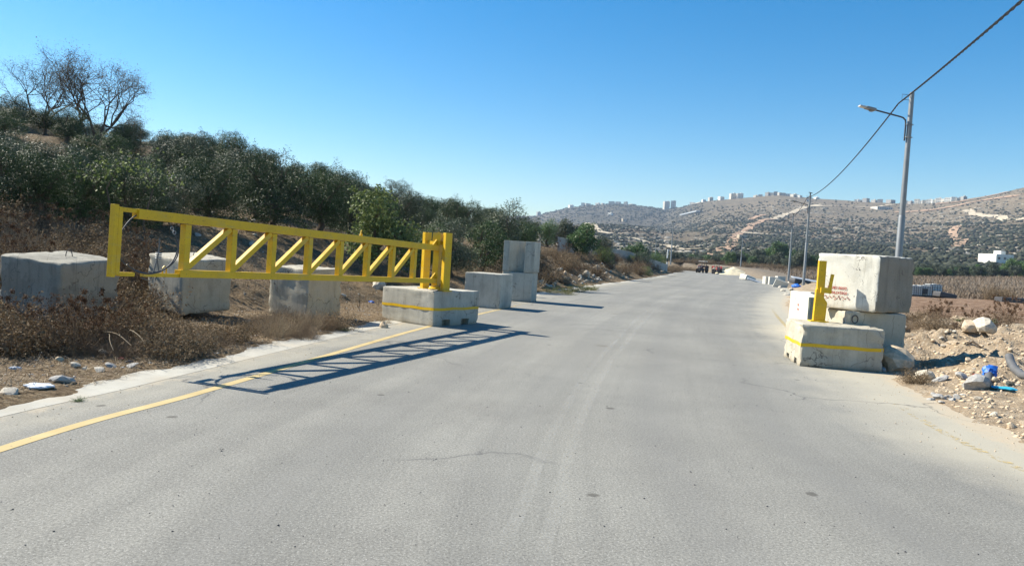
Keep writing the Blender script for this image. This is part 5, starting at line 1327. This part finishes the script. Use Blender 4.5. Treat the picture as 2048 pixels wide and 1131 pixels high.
# ------------------------------------------------------------------ water tanks, field things
def ibc(px, Y, w_, h, label, rz=0):
    p = at(px, 584, Y); r = empty('water_tank', (p.x, p.y, TZ(p.x, p.y)), rz, label, 'water tank', 'caged water tanks at the field edge')
    MB().box((0, 0, .08), (w_/2, .5, .07)).build('pallet', MT['darkmetal'], r)
    MB().box((0, 0, .16+(h-.16)/2), (w_/2-.05, .46, (h-.16)/2)).lathe((0, 0, h-.01), [(.18, 0), (.18, .05), (.001, .05)], 14).build('tank', MT['plastic'], r, bevel=0)
    mb = MB()
    for k in range(5):
        z_ = .2+k*(h-.26)/4
        for (a, b) in (((-w_/2, -.5), (w_/2, -.5)), ((w_/2, -.5), (w_/2, .5)), ((w_/2, .5), (-w_/2, .5)), ((-w_/2, .5), (-w_/2, -.5))): mb.bar((*a, z_), (*b, z_), .016)
    for k in range(6):
        x_ = -w_/2+w_*k/5
        for y_ in (-.5, .5): mb.bar((x_, y_, .15), (x_, y_, h-.05), .016)
        y_ = -.5+k/5
        for x_ in (-w_/2, w_/2): mb.bar((x_, y_, .15), (x_, y_, h-.05), .016)
    mb.build('cage', MT['cage'], r); return r
ibc(1829, 78, 1.15, 1.15, 'caged white water tank nearest to the cube stack, at the field edge', .05)
ibc(1848, 79, 1.25, 1.18, 'caged white water tank with a dark plate, second from the cube stack', -.05)
q_ = ibc(1866, 81, 1.5, 1.42, 'tallest caged water tank, right end of the row at the field edge', .08)
p = at(1849, 574, 78.3); tag(MB().box((0, 0, 0), (.36, .02, .28)).build('plate', MT['darkmetal']), 'small dark plate fixed before the second water tank', 'plate').location = (p.x, p.y-.0, TZ(p.x, p.y)+.62)
slab(1888, 583, 80, (1.0, .8, .30), 'darkmetal', 'low dark bundle lying right of the tallest water tank', (0, .15, .1), name='tarpaulin_bundle', cat='bundle', bev=.15)
slab(2030, 590, 78, (1.8, .6, .28), 'darkmetal', 'low dark trough at the field edge near the right picture edge', (0, 0, .05), name='trough', cat='trough', bev=.05)
for px, Y in ((1988, 84), (2005, 86), (1998, 83)):
    p = at(px, 580, Y); bush('dry_bush', 'mound', p.x, Y, 1.9, 'dark dry bush at the field edge above the leafy plants', 'dark bushes at the field edge')

# tree belt across the fields
random.seed(61)
def belt(n_, x0, x1, Y0, Y1, sc0, sc1, lab, grp, leafs=('green', 'olive_far', 'olive_far'), kd='belt', sz=1., zoff=0.):
    for k in range(n_):
        px = x0+(x1-x0)*(k+random.uniform(.1, .9))/n_; Y = random.uniform(Y0, Y1); X = (px-1024)/1480*Y
        tree('valley_tree', kd, X, Y, random.uniform(sc0, sc1), lab, grp, leaf=random.choice(leafs), sz=sz*random.uniform(.8, 1.15), z=TZ(X, Y)+zoff)
belt(30, 1830, 1960, 222, 250, .55, .85, 'dark green tree in the hedge-like row across the field, left of the pale house', 'trees across the field')
belt(12, 1950, 2060, 225, 250, .6, .95, 'dark green tree in the row across the field, in front of the pale house', 'trees across the field')
belt(10, 2015, 2075, 235, 255, .95, 1.45, 'taller green tree at the right end of the row across the field', 'trees across the field', ('green',))
belt(26, 1450, 1620, 205, 250, .7, 1.1, 'green tree in the valley behind the sand pile and white blocks', 'valley trees behind the lamps')
belt(9, 1525, 1575, 245, 258, 1.2, 1.7, 'taller green tree rising behind the white blocks by the road', 'valley trees behind the lamps', ('green', 'olive_far'))
belt(12, 1620, 1660, 205, 245, .7, 1.0, 'green tree in the valley just left of the whitewashed cube', 'valley trees behind the lamps')
belt(22, 1345, 1450, 213, 250, .7, 1.0, 'dark green tree behind the two tractors', 'valley trees behind the tractors', zoff=-1.6)

random.seed(63)
for k in range(34):
    px = 1350+300*(k+random.random())/34; Y = random.uniform(192, 212)
    if px < 1450: Y = random.uniform(206, 214)
    X = (px-1024)/1480*Y
    bush('dry_bush', 'mound', X, Y, random.uniform(1.8, 3.0), 'reddish dry bush at the foot of the valley trees', 'dry bushes before the valley trees', z=TZ(X, Y), sz=.7)
# ------------------------------------------------------------------ far olives and scrub
rng = np.random.default_rng(99)
n_ = 76000
uu_ = rng.uniform(.0, .78, n_); YY_ = 262+1450*rng.uniform(0, 1, n_)**1.25; lf_ = (uu_ < .27) & (rng.uniform(0, 1, n_) < .6); YY_ = np.where(lf_, rng.uniform(700, 2560, n_), YY_)
Dm = np.interp(uu_, DU[0], DU[1]); rel = (YY_-240)/(Dm-240); XX_ = uu_*YY_
den = .55+.75*fbm(XX_*.011, YY_*.008, 71, 4)+.25*fbm(XX_*.05, YY_*.03, 75, 2)
den = np.maximum(den*(1-.80*sst(.50, .80, rel)), .62*den*(uu_ < .25))*(1+.25*(YY_ < 700))
keep = (rng.uniform(0, 1, n_) < den*.62) & (rel < 1.0)
uu_, YY_, XX_ = uu_[keep], YY_[keep], XX_[keep]; ZZ_ = hill_z(uu_, YY_); SS = rng.uniform(.9, 2.1, len(uu_))*(1+.15*sst(500, 1200, YY_)+.7*sst(1400, 2300, YY_))
show = np.argsort(-(SS/YY_))
inview = (uu_ > .06) & (uu_ < .70); order = [i for i in show if inview[i]][:110]
used_ = np.zeros(len(uu_), bool)
random.seed(71)
for i in order:
    used_[i] = True
    tree('olive_tree', 'far', XX_[i], YY_[i], SS[i]/1.9*1.0, 'small round olive tree on the lowest terraces of the far hillside', 'olive trees on the far hillside', leaf='olive_far', z=ZZ_[i]-.3, sz=.8)
m = ~used_; X_, Y_, Z_, S_ = XX_[m], YY_[m], ZZ_[m], SS[m]
bm = bmesh.new(); bmesh.ops.create_icosphere(bm, subdivisions=1, radius=1); iv = np.array([v.co[:] for v in bm.verts]); fi = np.array([[v.index for v in f.verts] for f in bm.faces]); bm.free()
N_ = len(X_); V = iv[None]*(1+.28*rng.normal(size=(N_, len(iv), 1)))*S_[:, None, None]; V[..., 2] *= .62; V[..., 2] += (S_*.35)[:, None]
V += np.stack([X_, Y_, Z_], 1)[:, None, :]
Fq = (fi[None]+(np.arange(N_)*len(iv))[:, None, None]).reshape(-1, 3)
MT['far_scrub'] = m_leaf('far_scrub', (.045, .052, .038), (.09, .09, .065), 0, .95, .05)
tag(link('far_scrub', npmesh('far_scrub', V.reshape(-1, 3), Fq), MT['far_scrub']), 'dark scrub and olives dotting the far hillside terraces', 'scrub', kind='stuff')
# pale outcrops along the terraces (uncountable)
n2_ = 5200; u2 = rng.uniform(0, .76, n2_); Y2 = 270+1250*rng.uniform(0, 1, n2_)**1.15; z2 = hill_z(u2, Y2); g_ = fbm(u2*Y2*.012, Y2*.012, 87, 3); mk = g_ > -.05; u2, Y2, z2 = u2[mk], Y2[mk], z2[mk]
N_ = len(u2); LV = iv[None]*(1+.3*rng.normal(size=(N_, len(iv), 1))); sx = rng.uniform(1.5, 5.5, N_)*(.6+Y2/1400); LV[..., 0] *= sx[:, None]; LV[..., 1] *= 1.2; LV[..., 2] *= .55
LV += np.stack([u2*Y2, Y2, z2+.1], 1)[:, None, :]
tag(link('rock_ledges', npmesh('rock_ledges', LV.reshape(-1, 3), (fi[None]+(np.arange(N_)*len(iv))[:, None, None]).reshape(-1, 3)), MT['rock']), 'pale rock ledges along the far terraces', 'rock ledges', kind='stuff')
# cypresses
def cyp(px, py, hpx, lab):
    p = on_hill(px, py); h = hpx/1480*p.y; r = empty('cypress_tree', p-Vector((0, 0, .3)), 0, lab, 'tree', 'dark cypresses on the far slope')
    n_ = 700; t = rng.uniform(0, 1, n_); rad = .16*h*np.sin(np.clip(t*1.05+.06, 0, 1)*math.pi)**.6*rng.uniform(.5, 1.1, n_); a = rng.uniform(0, 6.28, n_)
    P = np.stack([np.cos(a)*rad, np.sin(a)*rad, t*h+.5], 1); V, Fq = leaf_cards(P, np.tile([0, 0, 1.], (n_, 1)), .09*h, .05*h, .5); link('crown', npmesh('crown', V, Fq), MT['cypress'], r)
    MB().tube([(0, 0, 0), (0, 0, h*.5)], .2, 6).build('trunk', MT['bark'], r)
for px, py, hp, lab in ((1241, 445, 9, 'dark tree left of the small beige hut on the far slope'), (1254, 446, 8, 'dark tree right of the small beige hut on the far slope'), (1262, 442, 9, 'broad dark tree right of the hut trees'),
    (1271, 437, 10, 'slim tall cypress near the beige hut'), (1288, 434, 7, 'dark cypress, first of the clump below the far ridge'), (1293, 434, 8, 'dark cypress, second of the clump below the far ridge'), (1298, 434, 7, 'dark cypress, third of the clump below the far ridge'),
    (1303, 433, 7, 'dark cypress, last of the clump below the far ridge'), (1319, 434, 9, 'broad dark tree right of the cypress clump'), (1402, 424, 8, 'single dark cypress beside the greenhouse roofs'), (1277, 441, 7, 'short cypress right of the slim tall one')):
    cyp(px, py, hp, lab)

# ------------------------------------------------------------------ buildings
def house(px, py, wpx, hpx, mat, lab, group='houses along the far ridge', dep=None, wins=(2, 1), rz=None, extra=None, name='house', cat='house', slabs=0, wall2=None, Y=None, back=0):
    p = on_hill(px, py) if Y is None else at(px, py, Y); d = p.y; w_ = wpx/1480*d; h = hpx/1480*d; dp = dep or w_*.8
    r = empty(name, p+Vector((0, dp/2+back, -1.5 if d > 600 else 0)), random.choice((-1, 1))*random.uniform(.25, .75) if rz is None else rz, lab, cat, group)
    z0 = 0; h += 1.5 if d > 600 else 0
    # walls with real openings: front wall built of piers and bands
    mb = MB(); nx_, nz_ = wins; t_ = .35
    mb.box((0, .15, h/2), (w_/2-.01, dp/2-.15-.2, h/2-.02))
    fh = h/nz_; cw = w_/nx_
    for j in range(nz_):
        mb.box((0, -dp/2+t_/2, j*fh+fh*.19), (w_/2, t_/2, fh*.19)); mb.box((0, -dp/2+t_/2, j*fh+fh*.90), (w_/2, t_/2, fh*.10))
        for i in range(nx_+1):
            x_ = -w_/2+i*cw; hw = cw*.29 if 0 < i < nx_ else cw*.145
            xx_ = x_+(hw if i == 0 else -hw if i == nx_ else 0); mb.box((xx_, -dp/2+t_/2, j*fh+fh*.59), (hw, t_/2-.003, fh*.21))
    for s_ in (-1, 1): mb.box((s_*(w_/2-.1), .05, h/2), (.1, dp/2-.06, h/2-.01))
    mb.box((0, 0, h+.15), (w_/2+.06, dp/2+.06, .15))
    mb.build('wall', MT[mat], r)
    mb = MB()
    for s_ in (-1, 1): mb.box((s_*(w_/2-.1), 0, h+.6), (.1, dp/2, .30))
    mb.box((0, -dp/2+.12, h+.6), (w_/2-.21, .1, .30)); mb.build('parapet', MT[mat], r)
    for j in range(nz_):
        for i in range(nx_): MB().box((-w_/2+(i+.5)*cw, -dp/2+t_+.0, j*fh+fh*.59), (cw*.21, .04, fh*.21)).build('window', MT['shade_glass'], r)
    if slabs:
        for j in range(slabs): MB().box((-w_*.18, -dp/2-.5, (j+1)*h/(slabs+.3)), (w_*.34, .5, .28)).build('balcony', MT[mat], r)
    if extra == 'tower': MB().box((w_*.2, 0, h+1.4), (w_*.14, dp*.2, 1.4)).build('stair_tower', MT[mat], r)
    if extra == 'tanks':
        for k in range(2): MB().lathe((w_*(.1+.2*k), 0, h+.3), [(.5, 0), (.5, 1.1), (.001, 1.2)], 8).build('roof_tank', MT['cage'] if k else MT['white'], r)
    return r
random.seed(81)
sw = 'stone_wall'; ww = 'white_wall'; gw = 'grey_wall'
house(1077, 431, 7, 7, gw, 'greyish block of flats at the far left foot of the ridge village', wins=(3, 4), extra='tower')
house(1142, 415, 9, 5, ww, 'pale house at the left end of the ridge village', wins=(3, 2), extra='tower')
house(1166, 410, 6, 6, ww, 'narrow pale house, second of the ridge village', wins=(2, 2)); house(1174, 408, 12, 4, sw, 'long low stone house behind the narrow pale one', wins=(4, 1))
house(1196, 407, 8, 4, ww, 'pale house with stair tower above the bare slope', wins=(3, 1), extra='tower'); house(1206, 407, 6, 3, sw, 'small stone house right of the one with a stair tower', wins=(2, 1))
house(1224, 408, 11, 6, sw, 'largest greyish house in the middle of the left ridge village', wins=(4, 2), extra='tanks'); house(1237, 408, 9, 5, gw, 'grey house right of the largest one', wins=(3, 2))
house(1252, 409, 7, 5, sw, 'stone house with a tower at the right end of the left ridge village', wins=(2, 2), extra='tower'); house(1266, 409, 12, 2, sw, 'very low long building at the right end of the left ridge', wins=(5, 1))
house(1333, 419, 11, 16, sw, 'tall apartment tower under the ridge, left one with stepped white floors', 'apartment towers', wins=(3, 6), extra='tower', slabs=5, rz=.2, name='apartment_tower', cat='apartment tower')
house(1347, 416, 10, 14, sw, 'tall apartment tower under the ridge, right one of that pair', 'apartment towers', wins=(3, 5), extra='tower', slabs=4, rz=-.2, name='apartment_tower', cat='apartment tower')
house(1221, 431, 8, 5, ww, 'small white house alone on the middle of the left slope', None, wins=(2, 1), extra='tower'); house(1249, 443, 10, 5, 'path', 'small beige hut between dark trees on the far slope', None, wins=(2, 1))
house(1386, 405, 9, 3, ww, 'low white house left of the arched one on the ridge', wins=(3, 1)); house(1408, 400, 7, 4, ww, 'small white house beside dark trees on the ridge', wins=(2, 1)); house(1422, 399, 8, 6, sw, 'stone house with a domed roof piece on the ridge', wins=(2, 2), extra='tower')
house(1443, 399, 10, 6, ww, 'white three-storey house left of the tall ridge flats', wins=(3, 3))
house(1467, 396, 12, 10, sw, 'tall ridge flats, left block with balconies', 'apartment towers', wins=(4, 5), slabs=4, extra='tower', name='apartment_tower', cat='apartment tower', rz=.15)
house(1481, 396, 12, 9, ww, 'tall ridge flats, right white block', 'apartment towers', wins=(4, 4), slabs=3, extra='tower', name='apartment_tower', cat='apartment tower', rz=-.15)
L_ = [(1513, 391, 8, 2.5, sw), (1522, 390, 8, 3, sw), (1537, 389, 9, 6, gw), (1546, 389, 7, 5, sw), (1552, 389, 7, 7, gw), (1560, 390, 7, 5, sw), (1568, 391, 8, 5, gw), (1578, 392, 10, 4, ww), (1590, 394, 12, 5, sw), (1600, 395, 9, 4, ww), (1620, 397, 8, 3, gw), (1634, 398, 9, 3, ww), (1716, 402, 10, 3, ww)]
H_ = ['first low stone house on top of the round hill', 'second low stone house on top of the round hill', 'grey house at the left of the hilltop cluster', 'stone house squeezed in the hilltop cluster', 'tallest grey house of the hilltop cluster', 'stone house right of the tallest hilltop one', 'grey house sixth along the hilltop cluster',
      'white house with a pale roof edge in the hilltop cluster', 'wide stone house at the right of the hilltop cluster', 'white house ending the hilltop cluster', 'small grey house behind the lamp top on the ridge', 'small white house right of the lamp top on the ridge', 'low white house alone left of the near lamp on the ridge']
for (a, b, c, d_, m_), lb in zip(L_, H_): house(a, b, c, d_, m_, lb, wins=(3, 2 if d_ > 4 else 1), extra=random.choice((None, 'tower', 'tanks')))
R_ = [(1721, 402, 8, 3, ww), (1734, 402, 11, 7, gw), (1750, 403, 10, 4, sw), (1762, 403, 10, 6, sw), (1784, 404, 14, 6, gw), (1812, 405, 10, 5, sw), (1823, 405, 9, 4, gw), (1836, 405, 9, 8, sw), (1843, 404, 8, 5, ww), (1851, 405, 9, 6, sw), (1861, 404, 10, 7, ww),
      (1871, 402, 9, 6, ww), (1880, 401, 10, 8, ww), (1890, 400, 9, 5, sw), (1898, 399, 10, 7, ww), (1910, 397, 10, 7, ww), (1919, 396, 8, 4, sw), (1930, 394, 9, 5, gw)]
W_ = ['low white house first in the right ridge village', 'tall grey house with a box on its roof left of the near lamp', 'low stone house between two taller ones left of the near lamp', 'stone house with a pointed outline left of the near lamp', 'wide grey house right at the near lamp', 'stone house just right of the near lamp',
      'low grey house second right of the near lamp', 'tall stone house opening the dense right village', 'white house third right of the near lamp', 'stone house in the left part of the dense right village', 'white cubic house in the dense right village', 'white house before the tallest one of the right village', 'tallest white house in the dense right village',
      'low stone house after the tallest white one', 'bright white house near the right end of the village', 'second bright white house near the right end of the village', 'small stone house near the right end of the village', 'last grey house at the right end of the ridge village']
for (a, b, c, d_, m_), lb in zip(R_, W_): house(a, b, c, d_, m_, lb, wins=(3, 2 if d_ > 4 else 1), extra=random.choice((None, 'tower', 'tanks')))
house(1770, 419, 30, 5, 'stone_wall', 'long low pale warehouse below the right ridge village', None, dep=30, wins=(7, 1), rz=0, name='warehouse', cat='warehouse')
house(1486, 477, 17, 6, 'path', 'flat-roofed low shed beside the reddish track on the far hillside', None, wins=(3, 1), rz=.1, name='shed', cat='shed')
house(1618, 403, 8, 4, gw, 'small grey hut on the pale track below the hilltop', None, wins=(2, 1), name='hut', cat='hut')
o = house(2003, 529, 48, 23, ww, 'pale two-storey house with a flat roof behind the trees across the field', None, wins=(3, 2), rz=.35, dep=10, extra='tower')
o.location.z -= 1.5
# greenhouse roofs
p1, p2 = on_hill(1366, 431), on_hill(1400, 424); m_ = (p1+p2)/2; d = (p2-p1); 
o = MB().box((0, 0, 1.5), (d.length/2, 9, 1.5)).build('greenhouse', MT['sheet'], None, bevel=.8); o.location = m_; o.rotation_euler = (0, 0, math.atan2(d.y, d.x)); tag(o, 'long pale grey greenhouse roof on the far slope right of the apartment towers', 'greenhouse')

# ------------------------------------------------------------------ haze
hz = NT('haze'); hz.t.nodes.remove(hz.b); pv = hz.n('ShaderNodeVolumePrincipled'); pv.inputs['Color'].default_value = (.62, .78, 1, 1)
pv.inputs['Density'].default_value = .00014; pv.inputs['Anisotropy'].default_value = .2; hz.l(pv.outputs[0], hz.out.inputs['Volume'])
zt = float(ZZ.max())+60
o = MB().box(((-2300+3700)/2, 1560, (zt-60)/2), (3000, 1640, (zt+60)/2)).build('haze', hz.m); tag(o, kind='stuff')
o.visible_shadow = True

# ------------------------------------------------------------------ labels: one for each of the look-alikes, by row and place
ORD = 'first second third fourth fifth sixth seventh eighth ninth tenth eleventh twelfth thirteenth fourteenth fifteenth sixteenth seventeenth eighteenth nineteenth twentieth'.split()
TEN = {2: 'twenty', 3: 'thirty', 4: 'forty'}
def ordn(i):
    return ORD[i] if i < 20 else (TEN[(i+1)//10]+('-'+ORD[(i+1) % 10-1] if (i+1) % 10 else 'th'))
ROW = ['nearest row', 'second row back', 'third row back', 'fourth row back', 'fifth row back', 'sixth row back', 'seventh row back', 'eighth row back', 'ninth row back', 'tenth row back']
by = {}
for o in list(SC.objects):
    if o.parent is None and o.get('label') and o.get('group'): by.setdefault((o['label'], o['group']), []).append(o)
for (lb_, g_), os_ in by.items():
    if len(os_) < 2: continue
    def pos(o):
        d = np.array(o.location)-np.array([0, 0, EYE]); return CX+F*(d@Rt)/(d@Wd), d@Wd
    os_.sort(key=lambda o: pos(o)[1]); nr = max(1, min(10, round(len(os_)/11))); k = math.ceil(len(os_)/nr)
    short = ' '.join(lb_.split()[:8])
    for a in range(nr):
        row = sorted(os_[a*k:(a+1)*k], key=lambda o: pos(o)[0])
        for i, o in enumerate(row):
            tail = (', ' + ordn(i)+' from the left')+('' if nr == 1 else ' in the '+ROW[a])
            m_ = 16-len(tail.split()); w_ = lb_.split()[:m_]
            while w_[-1] in ('the', 'of', 'on', 'in', 'to', 'a', 'and', 'by', 'at', 'with', 'below', 'behind', 'beside', 'right', 'left', 'before', 'white', 'grey', 'two-high', 'dirt', 'between', 'first', 'large', 'dense', 'far', 'middle', 'above', 'pale'): w_ = w_[:-1]
            o['label'] = ' '.join(w_).rstrip(',')+tail
